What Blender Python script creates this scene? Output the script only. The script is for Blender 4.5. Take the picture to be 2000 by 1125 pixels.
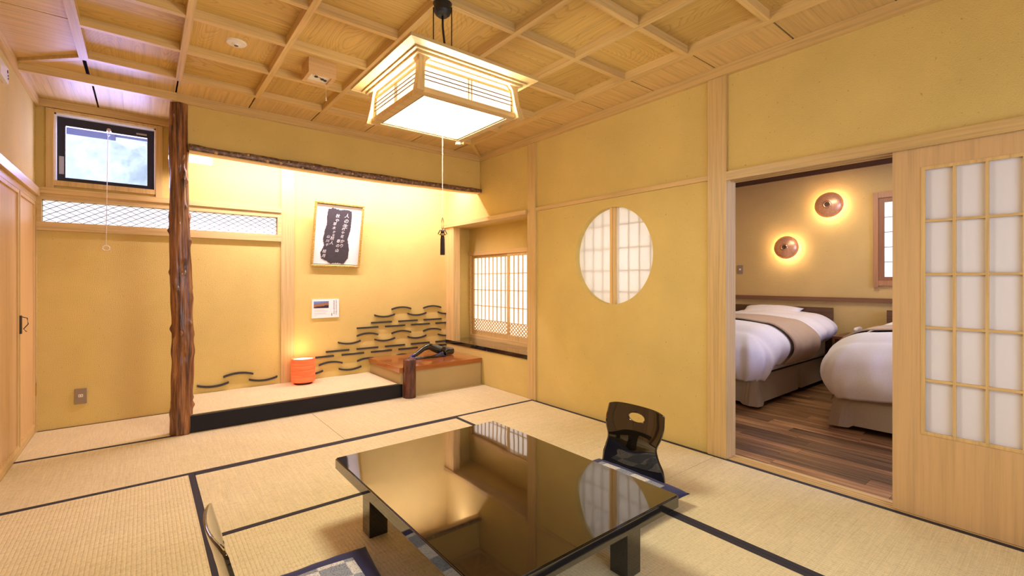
import bpy, bmesh, math, random
from mathutils import Vector, Matrix, noise
random.seed(7)
S = bpy.context.scene
COL = S.collection
PI = math.pi
for o in list(bpy.data.objects): bpy.data.objects.remove(o)

# ------------------------------------------------------------ camera
cd = bpy.data.cameras.new('camera'); cam = bpy.data.objects.new('camera', cd); COL.objects.link(cam)
cd.sensor_width = 36; cd.lens = 899.16*36/2000; cd.shift_y = -14.41/2000
cd.clip_start = 0.02; cd.clip_end = 200
cam.location = (0, 0, 1.15); cam.rotation_euler = (PI/2, 0, -0.67563)
S.camera = cam

# ------------------------------------------------------------ world, lights, exposure
S.view_settings.view_transform = 'Standard'; S.view_settings.look = 'None'
S.view_settings.exposure = -0.17; S.view_settings.gamma = 1; S.view_settings.use_curve_mapping = False
W = bpy.data.worlds.new('sky'); S.world = W; W.use_nodes = True
wb = W.node_tree.nodes['Background']; wb.inputs[0].default_value = (.72, .82, 1, 1); wb.inputs[1].default_value = 2.6

def area(name, loc, rot, sx, sy, power, col, spread=180):
    l = bpy.data.lights.new(name, 'AREA'); l.shape = 'RECTANGLE'; l.size = sx; l.size_y = sy
    l.energy = power; l.color = col; l.spread = math.radians(spread)
    o = bpy.data.objects.new(name, l); COL.objects.link(o); o.location = loc; o.rotation_euler = rot
    return o
WARM = (1, .88, .68)
DAY = (.50, .47, 1)
# daylight: small high window, rear garden window, bedroom side window, round window backlight
area('daylight_high_window', (-.225, 5.30, 2.25), (math.radians(-90), 0, 0), .62, .5, 27, DAY)
area('daylight_rear_window', (1.3, -.80, 1.25), (math.radians(90), 0, 0), 2.3, 1.5, 15, (.90, .90, 1))
area('daylight_bedroom_window', (4.3, -1.02, 1.45), (math.radians(90), 0, 0), 1.8, 1.2, 50, (.36, .38, 1))
area('daylight_round_window', (3.32, 2.40, 1.35), (0, math.radians(90), 0), .8, .8, 5.5, (1, .98, .98))
# tokonoma batten light hidden above the log lintel
area('alcove_tube', (1.62, 4.52, 2.38), (math.radians(25), 0, 0), 2.5, .08, 64, (1, .85, 1))
area('bedroom_overhead_fill', (5.1, 1.5, 2.40), (0, 0, 0), .8, .8, 26, (1, .90, .74))  # unseen fill light, added to warm the bedroom walls and top-light the sconces
def point(name, loc, power, col, r=.03):
    l = bpy.data.lights.new(name, 'POINT'); l.energy = power; l.color = col; l.shadow_soft_size = r
    o = bpy.data.objects.new(name, l); COL.objects.link(o); o.location = loc; return o

# ------------------------------------------------------------ materials
def newmat(name):
    m = bpy.data.materials.new(name); m.use_nodes = True
    return m, m.node_tree.nodes, m.node_tree.links, m.node_tree.nodes['Principled BSDF']
def plain(name, c, rough=.5, metal=0, coat=0, spec=.5, emit=None, es=0):
    m, N, L, B = newmat(name)
    B.inputs['Base Color'].default_value = (*c, 1); B.inputs['Roughness'].default_value = rough
    B.inputs['Metallic'].default_value = metal; B.inputs['Coat Weight'].default_value = coat
    B.inputs['Specular IOR Level'].default_value = spec
    if emit: B.inputs['Emission Color'].default_value = (*emit, 1); B.inputs['Emission Strength'].default_value = es
    return m
def mapped(N, L, scale, rnd=True, coord='Object'):
    tc = N.new('ShaderNodeTexCoord'); mp = N.new('ShaderNodeMapping'); mp.inputs['Scale'].default_value = scale
    if rnd:
        oi = N.new('ShaderNodeObjectInfo'); cb = N.new('ShaderNodeCombineXYZ')
        ml = N.new('ShaderNodeMath'); ml.operation = 'MULTIPLY'; ml.inputs[1].default_value = 37.0
        L.new(oi.outputs['Random'], ml.inputs[0])
        for i in range(3): L.new(ml.outputs[0], cb.inputs[i])
        ad = N.new('ShaderNodeVectorMath'); ad.operation = 'ADD'
        L.new(tc.outputs[coord], ad.inputs[0]); L.new(cb.outputs[0], ad.inputs[1]); L.new(ad.outputs[0], mp.inputs[0])
    else: L.new(tc.outputs[coord], mp.inputs[0])
    return mp
def ramp(N, L, fac, stops):
    r = N.new('ShaderNodeValToRGB'); e = r.color_ramp.elements
    e[0].position, e[0].color = stops[0][0], (*stops[0][1], 1); e[1].position, e[1].color = stops[-1][0], (*stops[-1][1], 1)
    for p, c in stops[1:-1]: x = e.new(p); x.color = (*c, 1)
    L.new(fac, r.inputs[0]); return r
def noise_n(N, L, vec, scale, detail=4, rough=.55):
    n = N.new('ShaderNodeTexNoise'); n.inputs['Scale'].default_value = scale; n.inputs['Detail'].default_value = detail
    n.inputs['Roughness'].default_value = rough; L.new(vec, n.inputs['Vector']); return n
def bump(N, L, B, h, strength, dist=.01):
    b = N.new('ShaderNodeBump'); b.inputs['Strength'].default_value = strength; b.inputs['Distance'].default_value = dist
    L.new(h, b.inputs['Height']); L.new(b.outputs[0], B.inputs['Normal'])
def sc(c, k): return tuple(min(1, x*k) for x in c)

def wood(name, c, axis='x', rough=.45, contrast=.22, coat=0, cathedral=False, bs=.15):
    m, N, L, B = newmat(name)
    s = [42, 42, 42]; s['xyz'.index(axis)] = 1.3
    mp = mapped(N, L, s)
    n = noise_n(N, L, mp.outputs[0], 1.6, 5, .6)
    r = ramp(N, L, n.outputs[0], [(.3, sc(c, 1-contrast)), (.5, c), (.72, sc(c, 1+contrast*.6))])
    out = r.outputs[0]
    if cathedral:
        s2 = [5, 5, 5]; s2['xyz'.index(axis)] = 1.0
        mp2 = mapped(N, L, s2); n2 = noise_n(N, L, mp2.outputs[0], .8, 1.0, .4)
        mu = N.new('ShaderNodeMath'); mu.operation = 'MULTIPLY'; mu.inputs[1].default_value = 62
        L.new(n2.outputs[0], mu.inputs[0]); fr = N.new('ShaderNodeMath'); fr.operation = 'FRACT'; L.new(mu.outputs[0], fr.inputs[0])
        r2 = ramp(N, L, fr.outputs[0], [(0, (1, 1, 1)), (.62, (.97, .95, .92)), (.88, (.70, .60, .50)), (1, (1, 1, 1))])
        mx = N.new('ShaderNodeMixRGB'); mx.blend_type = 'MULTIPLY'; mx.inputs[0].default_value = .62
        L.new(out, mx.inputs[1]); L.new(r2.outputs[0], mx.inputs[2]); out = mx.outputs[0]
    oi = N.new('ShaderNodeObjectInfo'); hv = N.new('ShaderNodeHueSaturation')
    mr = N.new('ShaderNodeMapRange'); mr.inputs[3].default_value = .90; mr.inputs[4].default_value = 1.08
    L.new(oi.outputs['Random'], mr.inputs[0]); L.new(mr.outputs[0], hv.inputs['Value']); L.new(out, hv.inputs['Color'])
    L.new(hv.outputs[0], B.inputs['Base Color'])
    B.inputs['Roughness'].default_value = rough; B.inputs['Coat Weight'].default_value = coat; B.inputs['Coat Roughness'].default_value = .15
    bump(N, L, B, n.outputs[0], bs, .002)
    return m
HIN = (.68, .46, .18)
WX, WY, WZ = (wood('hinoki_'+a, HIN, a) for a in 'xyz')
DOORW = wood('door_veneer', (.70, .45, .20), 'z', .42, .14)
CPX = wood('ceiling_board_x', (.63, .415, .12), 'x', .5, .2, cathedral=True)
CPY = wood('ceiling_board_y', (.63, .415, .12), 'y', .5, .2, cathedral=True)
BROWN = {a: wood('brown_wood_'+a, (.13, .06, .026), a, .4, .4) for a in 'xyz'}
WOODTOP = wood('chest_top_wood', (.42, .13, .03), 'x', .12, .22, coat=.7, cathedral=True)

def plaster(name, c, bs=.55, spk=True, rough=.95):
    m, N, L, B = newmat(name)
    mp = mapped(N, L, (1, 1, 1), rnd=False)
    n = noise_n(N, L, mp.outputs[0], 2.2, 4)
    r = ramp(N, L, n.outputs[0], [(.3, sc(c, .93)), (.7, sc(c, 1.05))]); out = r.outputs[0]
    n2 = noise_n(N, L, mp.outputs[0], 170, 3, .6)
    if spk:
        n3 = noise_n(N, L, mp.outputs[0], 60, 2, .5)
        r3 = ramp(N, L, n3.outputs[0], [(.70, (1, 1, 1)), (.78, (.45, .38, .3))])
        mx = N.new('ShaderNodeMixRGB'); mx.blend_type = 'MULTIPLY'; mx.inputs[0].default_value = .55
        L.new(out, mx.inputs[1]); L.new(r3.outputs[0], mx.inputs[2]); out = mx.outputs[0]
    L.new(out, B.inputs['Base Color']); B.inputs['Roughness'].default_value = rough; B.inputs['Specular IOR Level'].default_value = .15
    bump(N, L, B, n2.outputs[0], bs, .007)
    return m
WALL = plaster('ochre_sand_plaster', (.73, .54, .18))
WALLB = plaster('bedroom_plaster', (.66, .45, .17), .6)
CHESTP = plaster('beige_plaster', (.52, .38, .18), .3)
WHITE = plain('white_reveal', (.9, .9, .92), .6)

def tatami(name, axis):
    m, N, L, B = newmat(name)
    tc = N.new('ShaderNodeTexCoord'); sp = N.new('ShaderNodeSeparateXYZ'); L.new(tc.outputs['Object'], sp.inputs[0])
    a, b = ('X', 'Y') if axis == 'x' else ('Y', 'X')      # a = along the ribs
    def wave(o, per):
        k = N.new('ShaderNodeMath'); k.operation = 'MULTIPLY'; k.inputs[1].default_value = 2*PI/per; L.new(sp.outputs[o], k.inputs[0])
        s = N.new('ShaderNodeMath'); s.operation = 'SINE'; L.new(k.outputs[0], s.inputs[0])
        q = N.new('ShaderNodeMath'); q.operation = 'ABSOLUTE'; L.new(s.outputs[0], q.inputs[0])
        w = N.new('ShaderNodeMath'); w.operation = 'POWER'; w.inputs[1].default_value = .45; L.new(q.outputs[0], w.inputs[0]); return w
    rib = wave(b, .032)
    s = (6, 420, 1) if axis == 'y' else (420, 6, 1)
    mp = mapped(N, L, s); n = noise_n(N, L, mp.outputs[0], 1.0, 2)
    s2 = (300, 60, 1) if axis == 'y' else (60, 300, 1)
    mp3 = mapped(N, L, (60, 160, 1) if axis == 'x' else (160, 60, 1)); n4 = noise_n(N, L, mp3.outputs[0], 1.0, 2)
    mp2 = mapped(N, L, (1.2, 1.2, 1)); n2 = noise_n(N, L, mp2.outputs[0], 3, 3)
    c = (.80, .68, .40)
    r = ramp(N, L, n.outputs[0], [(.25, sc(c, .84)), (.75, sc(c, 1.10))])
    r2 = ramp(N, L, rib.outputs[0], [(0, (.72, .68, .60)), (.35, (1, 1, 1))])
    mx = N.new('ShaderNodeMixRGB'); mx.blend_type = 'MULTIPLY'; mx.inputs[0].default_value = .85
    L.new(r.outputs[0], mx.inputs[1]); L.new(r2.outputs[0], mx.inputs[2])
    r3 = ramp(N, L, n2.outputs[0], [(.3, (.95, .94, .92)), (.7, (1.0, 1.0, 1.0))])
    m2 = N.new('ShaderNodeMixRGB'); m2.blend_type = 'MULTIPLY'; m2.inputs[0].default_value = 1
    L.new(mx.outputs[0], m2.inputs[1]); L.new(r3.outputs[0], m2.inputs[2])
    r4 = ramp(N, L, n4.outputs[0], [(.35, (.80, .76, .70)), (.5, (1, 1, 1))])
    m3 = N.new('ShaderNodeMixRGB'); m3.blend_type = 'MULTIPLY'; m3.inputs[0].default_value = .6
    L.new(m2.outputs[0], m3.inputs[1]); L.new(r4.outputs[0], m3.inputs[2])
    L.new(m3.outputs[0], B.inputs['Base Color']); B.inputs['Roughness'].default_value = .7; B.inputs['Specular IOR Level'].default_value = .3
    bump(N, L, B, rib.outputs[0], .6, .003)
    return m
TX, TY = tatami('tatami_rush_x', 'x'), tatami('tatami_rush_y', 'y')
BORDER = plain('border_cloth', (.022, .02, .03), .75)

def lacquer(name, c, wob=.02):
    m, N, L, B = newmat(name)
    B.inputs['Base Color'].default_value = (*c, 1); B.inputs['Roughness'].default_value = .04; B.inputs['Specular IOR Level'].default_value = .45
    B.inputs['Coat Weight'].default_value = 1; B.inputs['Coat IOR'].default_value = 1.5; B.inputs['Coat Roughness'].default_value = .02
    mp = mapped(N, L, (1, 1, 1)); n = noise_n(N, L, mp.outputs[0], 3.2, 1, .3); bump(N, L, B, n.outputs[0], wob, .05)
    return m
LAC = lacquer('black_lacquer', (.006, .005, .004), .06)
LACB = plain('black_lacquer_board', (.006, .006, .012), .30, coat=0, spec=.3)
BLACK = plain('black_plastic', (.010, .010, .011), .5)
ALU = plain('black_aluminium', (.012, .012, .02), .35)
GOLD = None
def goldmat():
    m, N, L, B = newmat('gilt'); mp = mapped(N, L, (1, 1, 1)); n = noise_n(N, L, mp.outputs[0], 140, 2)
    r = ramp(N, L, n.outputs[0], [(.35, (.40, .24, .04)), (.65, (.80, .56, .16))]); L.new(r.outputs[0], B.inputs['Base Color'])
    B.inputs['Metallic'].default_value = .45; B.inputs['Roughness'].default_value = .4; bump(N, L, B, n.outputs[0], .6, .003); return m
GOLD = goldmat()
BRASS = plain('brass', (.55, .38, .14), .3, metal=.9)
CHROME = plain('chrome', (.8, .8, .82), .15, metal=1)
OFFWHITE = plain('offwhite_plastic', (.80, .74, .64), .35)
PAPER = plain('white_paper', (.86, .85, .84), .9)
INK = plain('ink_black', (.03, .028, .03), .8)
GREY = plain('grey_plate', (.30, .22, .14), .4)

def translucent_paper(name, c, k=.5, emit=None, es=0):
    m, N, L, B = newmat(name); out = N['Material Output']
    d = N.new('ShaderNodeBsdfDiffuse'); t = N.new('ShaderNodeBsdfTranslucent'); mx = N.new('ShaderNodeMixShader')
    d.inputs[0].default_value = (*c, 1); t.inputs[0].default_value = (*c, 1); mx.inputs[0].default_value = k
    L.new(d.outputs[0], mx.inputs[1]); L.new(t.outputs[0], mx.inputs[2]); sh = mx.outputs[0]
    if emit:
        e = N.new('ShaderNodeEmission'); e.inputs[0].default_value = (*emit, 1); e.inputs[1].default_value = es
        a = N.new('ShaderNodeAddShader'); L.new(sh, a.inputs[0]); L.new(e.outputs[0], a.inputs[1]); sh = a.outputs[0]
    L.new(sh, out.inputs[0]); return m
ROUNDP = translucent_paper('round_window_paper', (.88, .86, .84), .5)
SHOJIP = translucent_paper('shoji_paper', (.90, .87, .86), .15)
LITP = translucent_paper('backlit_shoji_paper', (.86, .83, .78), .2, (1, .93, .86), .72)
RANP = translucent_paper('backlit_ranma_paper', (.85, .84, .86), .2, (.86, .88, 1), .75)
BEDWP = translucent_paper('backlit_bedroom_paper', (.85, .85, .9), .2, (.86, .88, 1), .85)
LAMPP = plain('lamp_paper', (.9, .85, .75), .9, emit=(1, .93, .80), es=2.6)
LAMPS = plain('lamp_side_paper', (.9, .85, .75), .9, emit=(1, .92, .78), es=1.15)
BULB = plain('sconce_bulb', (1, .9, .7), .5, emit=(1, .72, .38), es=14)

def lanternmat():
    m, N, L, B = newmat('orange_washi'); mp = mapped(N, L, (3, 3, 60), rnd=False); n = noise_n(N, L, mp.outputs[0], 1.5, 3)
    r = ramp(N, L, n.outputs[0], [(.3, (.80, .09, .02)), (.7, (1, .19, .06))]); L.new(r.outputs[0], B.inputs['Base Color'])
    L.new(r.outputs[0], B.inputs['Emission Color']); B.inputs['Emission Strength'].default_value = .62; B.inputs['Roughness'].default_value = .8
    bump(N, L, B, n.outputs[0], .5, .004); return m
WASHI = lanternmat()

def barkmat(name, c1, c2, c3, coat, zs=3.0, sc_=26, bs=.8):
    m, N, L, B = newmat(name); mp = mapped(N, L, (sc_, sc_, zs), rnd=False)
    n = noise_n(N, L, mp.outputs[0], 1.2, 6, .65)
    r = ramp(N, L, n.outputs[0], [(.36, c1), (.5, c2), (.70, c3)]); L.new(r.outputs[0], B.inputs['Base Color'])
    B.inputs['Roughness'].default_value = .42; B.inputs['Coat Weight'].default_value = coat; B.inputs['Coat Roughness'].default_value = .12
    bump(N, L, B, n.outputs[0], bs, .006); return m
BARK = barkmat('polished_trunk', (.022, .008, .004), (.21, .070, .017), (.50, .22, .065), .5, 2.2, 34, 1.0)
BARK2 = barkmat('short_post_bark', (.035, .009, .006), (.10, .022, .012), (.17, .05, .025), .3, 6)
LOGB = barkmat('log_bark', (.05, .026, .016), (.17, .09, .055), (.40, .27, .18), .25, 26, 26, .9)

def glassart():
    m, N, L, B = newmat('art_glass'); mp = mapped(N, L, (1, 1, 1), rnd=False); n = noise_n(N, L, mp.outputs[0], 11, 2)
    r = ramp(N, L, n.outputs[0], [(.36, (.006, .006, .010)), (.50, (.008, .016, .012)), (.57, (.012, .05, .025)), (.63, (.012, .012, .10)), (.72, (.03, .03, .34))])
    L.new(r.outputs[0], B.inputs['Base Color']); B.inputs['Roughness'].default_value = .04; B.inputs['Coat Weight'].default_value = 1
    B.inputs['Coat Roughness'].default_value = .02; B.inputs['Transmission Weight'].default_value = .25; return m
ARTG = glassart()

def fabric(name, c, scale=300, bs=.2, rough=.9, wr=0):
    m, N, L, B = newmat(name); mp = mapped(N, L, (1, 1, 1)); n = noise_n(N, L, mp.outputs[0], scale, 2)
    r = ramp(N, L, n.outputs[0], [(.3, sc(c, .88)), (.7, sc(c, 1.08))]); L.new(r.outputs[0], B.inputs['Base Color'])
    B.inputs['Roughness'].default_value = rough; B.inputs['Sheen Weight'].default_value = .1
    bump(N, L, B, n.outputs[0], bs, .002); return m
NAVY = fabric('navy_cotton', (.022, .024, .10))
LINEN = fabric('white_linen', (.84, .80, .80), 260, .12)
THROW = fabric('beige_throw', (.50, .36, .24), 200, .4)
SKIRT = fabric('taupe_skirt', (.36, .27, .17), 200, .3)
def patchmat():
    m, N, L, B = newmat('woven_patchwork'); mp = mapped(N, L, (1, 1, 1))
    ck = N.new('ShaderNodeTexChecker'); ck.inputs['Scale'].default_value = 10.4; L.new(mp.outputs[0], ck.inputs['Vector'])
    ck.inputs[1].default_value = (.72, .68, .62, 1); ck.inputs[2].default_value = (.30, .32, .36, 1)
    v = N.new('ShaderNodeTexVoronoi'); v.inputs['Scale'].default_value = 160; L.new(mp.outputs[0], v.inputs['Vector'])
    r = ramp(N, L, v.outputs['Distance'], [(.25, (.35, .36, .42)), (.45, (1, 1, 1))])
    mx = N.new('ShaderNodeMixRGB'); mx.blend_type = 'MULTIPLY'; mx.inputs[0].default_value = .8
    L.new(ck.outputs[0], mx.inputs[1]); L.new(r.outputs[0], mx.inputs[2]); L.new(mx.outputs[0], B.inputs['Base Color']); B.inputs['Roughness'].default_value = .9
    return m
PATCH = patchmat()
def plankmat():
    m, N, L, B = newmat('walnut_plank'); mp = mapped(N, L, (38, 1.6, 20)); n = noise_n(N, L, mp.outputs[0], 1.1, 5)
    r = ramp(N, L, n.outputs[0], [(.3, (.10, .045, .014)), (.5, (.27, .13, .048)), (.72, (.50, .28, .11))])
    oi = N.new('ShaderNodeObjectInfo'); mr = N.new('ShaderNodeMapRange'); mr.inputs[3].default_value = .5; mr.inputs[4].default_value = 1.45
    hv = N.new('ShaderNodeHueSaturation'); L.new(oi.outputs['Random'], mr.inputs[0]); L.new(mr.outputs[0], hv.inputs['Value'])
    L.new(r.outputs[0], hv.inputs['Color']); L.new(hv.outputs[0], B.inputs['Base Color']); B.inputs['Roughness'].default_value = .38
    bump(N, L, B, n.outputs[0], .1, .002); return m
PLANK = plankmat()
def coppermat():
    m, N, L, B = newmat('brushed_copper'); mp = mapped(N, L, (2, 40, 40)); n = noise_n(N, L, mp.outputs[0], 1.5, 3)
    r = ramp(N, L, n.outputs[0], [(.3, (.75, .34, .16)), (.7, (.90, .50, .30))]); L.new(r.outputs[0], B.inputs['Base Color'])
    B.inputs['Metallic'].default_value = .5; B.inputs['Roughness'].default_value = .33; return m
COPPER = coppermat()
def glassmat():
    m, N, L, B = newmat('window_glass'); out = N['Material Output']
    t = N.new('ShaderNodeBsdfTransparent'); g = N.new('ShaderNodeBsdfGlossy'); g.inputs['Roughness'].default_value = .02
    t.inputs[0].default_value = (.93, .95, 1, 1); mx = N.new('ShaderNodeMixShader'); mx.inputs[0].default_value = .05
    L.new(t.outputs[0], mx.inputs[1]); L.new(g.outputs[0], mx.inputs[2]); L.new(mx.outputs[0], out.inputs[0]); return m
GLASS = glassmat()
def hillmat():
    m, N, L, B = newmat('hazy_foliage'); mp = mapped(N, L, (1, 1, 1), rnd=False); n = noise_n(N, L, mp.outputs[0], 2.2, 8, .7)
    r = ramp(N, L, n.outputs[0], [(.36, (.55, .60, .60)), (.5, (.78, .82, .84)), (.64, (.97, .97, 1))]); L.new(r.outputs[0], B.inputs['Base Color'])  # overcast haze and glare are put into these near-white foliage tones
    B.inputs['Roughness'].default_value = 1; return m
HILL = hillmat()

# ------------------------------------------------------------ helpers
WL = {}
def finish(name, me, mat, parent=None, origin=None, smooth=False, mats=None):
    vs = [v.co for v in me.vertices]
    if origin is None:
        if parent is None:
            mn = [min(v[i] for v in vs) for i in range(3)]; mx = [max(v[i] for v in vs) for i in range(3)]
            origin = Vector(((mn[0]+mx[0])/2, (mn[1]+mx[1])/2, mn[2]))
        else: origin = WL[parent.name]
    origin = Vector(origin)
    me.transform(Matrix.Translation(-origin))
    if mats:
        for x in mats: me.materials.append(x)
    else: me.materials.append(mat)
    if smooth:
        for p in me.polygons: p.use_smooth = True
    o = bpy.data.objects.new(name, me); COL.objects.link(o); WL[o.name] = origin
    if parent is not None: o.parent = parent; o.location = origin - WL[parent.name]
    else: o.location = origin
    return o
def fromb(name, bm, mat, parent=None, **k):
    bmesh.ops.recalc_face_normals(bm, faces=bm.faces)
    me = bpy.data.meshes.new(name); bm.to_mesh(me); bm.free(); return finish(name, me, mat, parent, **k)
def bx(bm, x0, x1, y0, y1, z0, z1):
    if x1 < x0: x0, x1 = x1, x0
    if y1 < y0: y0, y1 = y1, y0
    if z1 < z0: z0, z1 = z1, z0
    v = [bm.verts.new(p) for p in ((x0,y0,z0),(x1,y0,z0),(x1,y1,z0),(x0,y1,z0),(x0,y0,z1),(x1,y0,z1),(x1,y1,z1),(x0,y1,z1))]
    fs = [bm.faces.new([v[i] for i in f]) for f in ((0,3,2,1),(4,5,6,7),(0,1,5,4),(1,2,6,5),(2,3,7,6),(3,0,4,7))]
    return v, fs
def box(name, x0, x1, y0, y1, z0, z1, mat, parent=None, bev=0, **k):
    bm = bmesh.new(); bx(bm, x0, x1, y0, y1, z0, z1)
    if bev: bmesh.ops.bevel(bm, geom=bm.edges[:], offset=bev, segments=2, affect='EDGES', profile=.6)
    return fromb(name, bm, mat, parent, **k)
def boxes(name, L_, mat, parent=None, **k):
    bm = bmesh.new()
    for b in L_: bx(bm, *b)
    return fromb(name, bm, mat, parent, **k)
def empty(name, loc, label=None, cat=None, group=None, kind=None):
    o = bpy.data.objects.new(name, None); COL.objects.link(o); o.location = loc; o.empty_display_size = .05; WL[o.name] = Vector(loc)
    return tag(o, label, cat, group, kind)
def tag(o, label=None, cat=None, group=None, kind=None):
    if label: o['label'] = label
    if cat: o['category'] = cat
    if group: o['group'] = group
    if kind: o['kind'] = kind
    return o
def st(o): o['kind'] = 'structure'; return o
def tube(bm, pts, rad, seg=10, cap=True):
    pts = [Vector(p) for p in pts]; rings = []
    n = len(pts); up = Vector((0, 0, 1))
    for i, p in enumerate(pts):
        d = (pts[min(i+1, n-1)] - pts[max(i-1, 0)]).normalized()
        a = d.cross(up)
        if a.length < 1e-3: a = d.cross(Vector((1, 0, 0)))
        a.normalize(); b = d.cross(a).normalized()
        r = rad[i] if isinstance(rad, (list, tuple)) else rad
        rings.append([bm.verts.new(p + a*r*math.cos(2*PI*k/seg) + b*r*math.sin(2*PI*k/seg)) for k in range(seg)])
    for i in range(n-1):
        for k in range(seg): bm.faces.new((rings[i][k], rings[i][(k+1)%seg], rings[i+1][(k+1)%seg], rings[i+1][k]))
    if cap: bm.faces.new(rings[0][::-1]); bm.faces.new(rings[-1])
def lathe(bm, c, prof, seg=32, axis='z', cap=True):
    rings = []
    for r, h in prof:
        ring = []
        for k in range(seg):
            a = 2*PI*k/seg
            if axis == 'z': p = (c[0]+r*math.cos(a), c[1]+r*math.sin(a), c[2]+h)
            elif axis == 'x': p = (c[0]+h, c[1]+r*math.cos(a), c[2]+r*math.sin(a))
            else: p = (c[0]+r*math.cos(a), c[1]+h, c[2]+r*math.sin(a))
            ring.append(bm.verts.new(p))
        rings.append(ring)
    for i in range(len(rings)-1):
        for k in range(seg): bm.faces.new((rings[i][k], rings[i][(k+1)%seg], rings[i+1][(k+1)%seg], rings[i+1][k]))
    if cap: bm.faces.new(rings[0]); bm.faces.new(rings[-1])
def copy_tree(o, parent=None):
    c = o.copy(); COL.objects.link(c); c.parent = parent; WL[c.name] = WL.get(o.name, Vector(o.location))
    for ch in list(o.children): copy_tree(ch, c)
    return c
def text(name, s, loc, rot, size, mat, parent, shear=0, ext=.0004, rz=0):
    cu = bpy.data.curves.new(name, 'FONT'); cu.body = s; cu.size = size; cu.align_x = 'CENTER'; cu.align_y = 'CENTER'; cu.extrude = ext; cu.shear = shear
    t = bpy.data.objects.new('tmp', cu); COL.objects.link(t)
    bpy.context.view_layer.update()
    me = bpy.data.meshes.new_from_object(t.evaluated_get(bpy.context.evaluated_depsgraph_get()))
    bpy.data.objects.remove(t)
    me.materials.clear(); me.materials.append(mat)
    o = bpy.data.objects.new(name, me); COL.objects.link(o); o.parent = parent; o.location = Vector(loc); o.rotation_euler = rot; WL[o.name] = Vector(loc)
    return o

# ------------------------------------------------------------ room shell
RW, LWx, BW, FS, FW = 2.94, -.637, 4.99, 4.21, 4.24
RY = -.69; ZM0, ZM1 = 2.475, 2.54
fl = st(box('floor', LWx-.1, RW, RY-.1, BW+.1, -.09, -.056, plain('subfloor', (.2, .15, .1), .9)))
# left wall with closet doors
wl = st(box('wall_left', LWx-.1, LWx, RY-.1, BW+.1, 1.80, 2.75, WALL))
box('lower_panel', LWx-.12, LWx-.06, RY-.1, BW+.1, -.02, 1.80, WALL, wl)
# back wall: pieces around the window and the ranma strip
wbk = st(boxes('wall_back', [(LWx-.1, 3.4, BW, BW+.06, -.05, 1.60), (LWx-.1, LWx+.035, BW, BW+.06, 1.60, 1.77), (1.031, 3.4, BW, BW+.06, 1.60, 1.77),
    (LWx-.1, 3.4, BW, BW+.06, 1.77, 1.90), (LWx-.1, -.535, BW, BW+.06, 1.90, 2.75), (.085, 3.4, BW, BW+.06, 1.90, 2.75), (-.535, .085, BW, BW+.06, 2.455, 2.75)], WALL))
# wall above the alcove
wf = st(boxes('wall_alcove', [(.20, RW, FW, FW+.07, 2.135, 2.75), (.195, .255, FW+.07, BW, 2.10, 2.56)], WALL))
# right wall
CY, CZ, CR = 2.40, 1.352, .392
bm = bmesh.new()
def ring_wall(bm, x0, x1, y0, y1, z0, z1, cy, cz, r, seg=96):
    sq = []; ci = []
    for k in range(seg):
        a = 2*PI*k/seg; c, s = math.cos(a), math.sin(a)
        ty = ((y1-cy) if c > 0 else (y0-cy))/c if abs(c) > 1e-9 else 1e9
        tz = ((z1-cz) if s > 0 else (z0-cz))/s if abs(s) > 1e-9 else 1e9
        t = min(ty, tz); sq.append((cy+c*t, cz+s*t)); ci.append((cy+c*r, cz+s*r))
    # insert exact corners
    V = {}
    for x in (x0, x1):
        V[x] = ([bm.verts.new((x, *p)) for p in sq], [bm.verts.new((x, *p)) for p in ci])
    corners = [(y0, z0), (y0, z1), (y1, z0), (y1, z1)]
    CV = {x: {c: bm.verts.new((x, *c)) for c in corners} for x in (x0, x1)}
    for k in range(seg):
        j = (k+1) % seg; cc = None
        for c in corners:
            a = math.atan2(c[1]-cz, c[0]-cy) % (2*PI)
            if 2*PI*k/seg < a < 2*PI*(k+1)/seg: cc = c
        for x in (x0, x1):
            S_, C_ = V[x]
            bm.faces.new([S_[k]] + ([CV[x][cc]] if cc else []) + [S_[j], C_[j], C_[k]])
        bm.faces.new([V[x0][1][k], V[x0][1][j], V[x1][1][j], V[x1][1][k]])
    for x in (x0, x1):
        pass
XW0, XW1 = RW+.008, RW+.10
ring_wall(bm, XW0, XW1, 1.55, 3.32, 0.4, 2.2, CY, CZ, CR)
bx(bm, XW0, XW1, 1.5, 3.35, -.05, .4); bx(bm, XW0, XW1, 1.5, 3.35, 2.2, 2.75)
bx(bm, XW0, XW1, RY-.1, 1.5, 1.845, 2.75)            # above sliding door
bx(bm, XW0, XW1, RY-.1, -.42, -.05, 1.845)
bx(bm, XW0, XW1, 3.35, BW+.05, 1.83, 2.75)           # above shoin recess
bx(bm, XW0, XW1, 3.35, BW+.05, -.05, .376)           # below shoin shelf
bmesh.ops.remove_doubles(bm, verts=bm.verts, dist=1e-5)
wr = st(fromb('wall_right', bm, WALL))
# shoin recess shell
boxes('recess_lining', [(XW1, 3.40, 3.33, 3.40, .30, 1.9), (XW1-.06, 3.40, BW-.002, BW+.05, .3, 1.9), (XW1-.05, 3.40, 3.33, BW, 1.81, 1.88),
    (3.29, 3.40, 3.40, BW, 1.515, 1.81), (XW1, 3.40, 3.33, BW, .30, .376), (3.37, 3.40, 3.40, BW, .376, 1.515)], WALL, wr)
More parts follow.
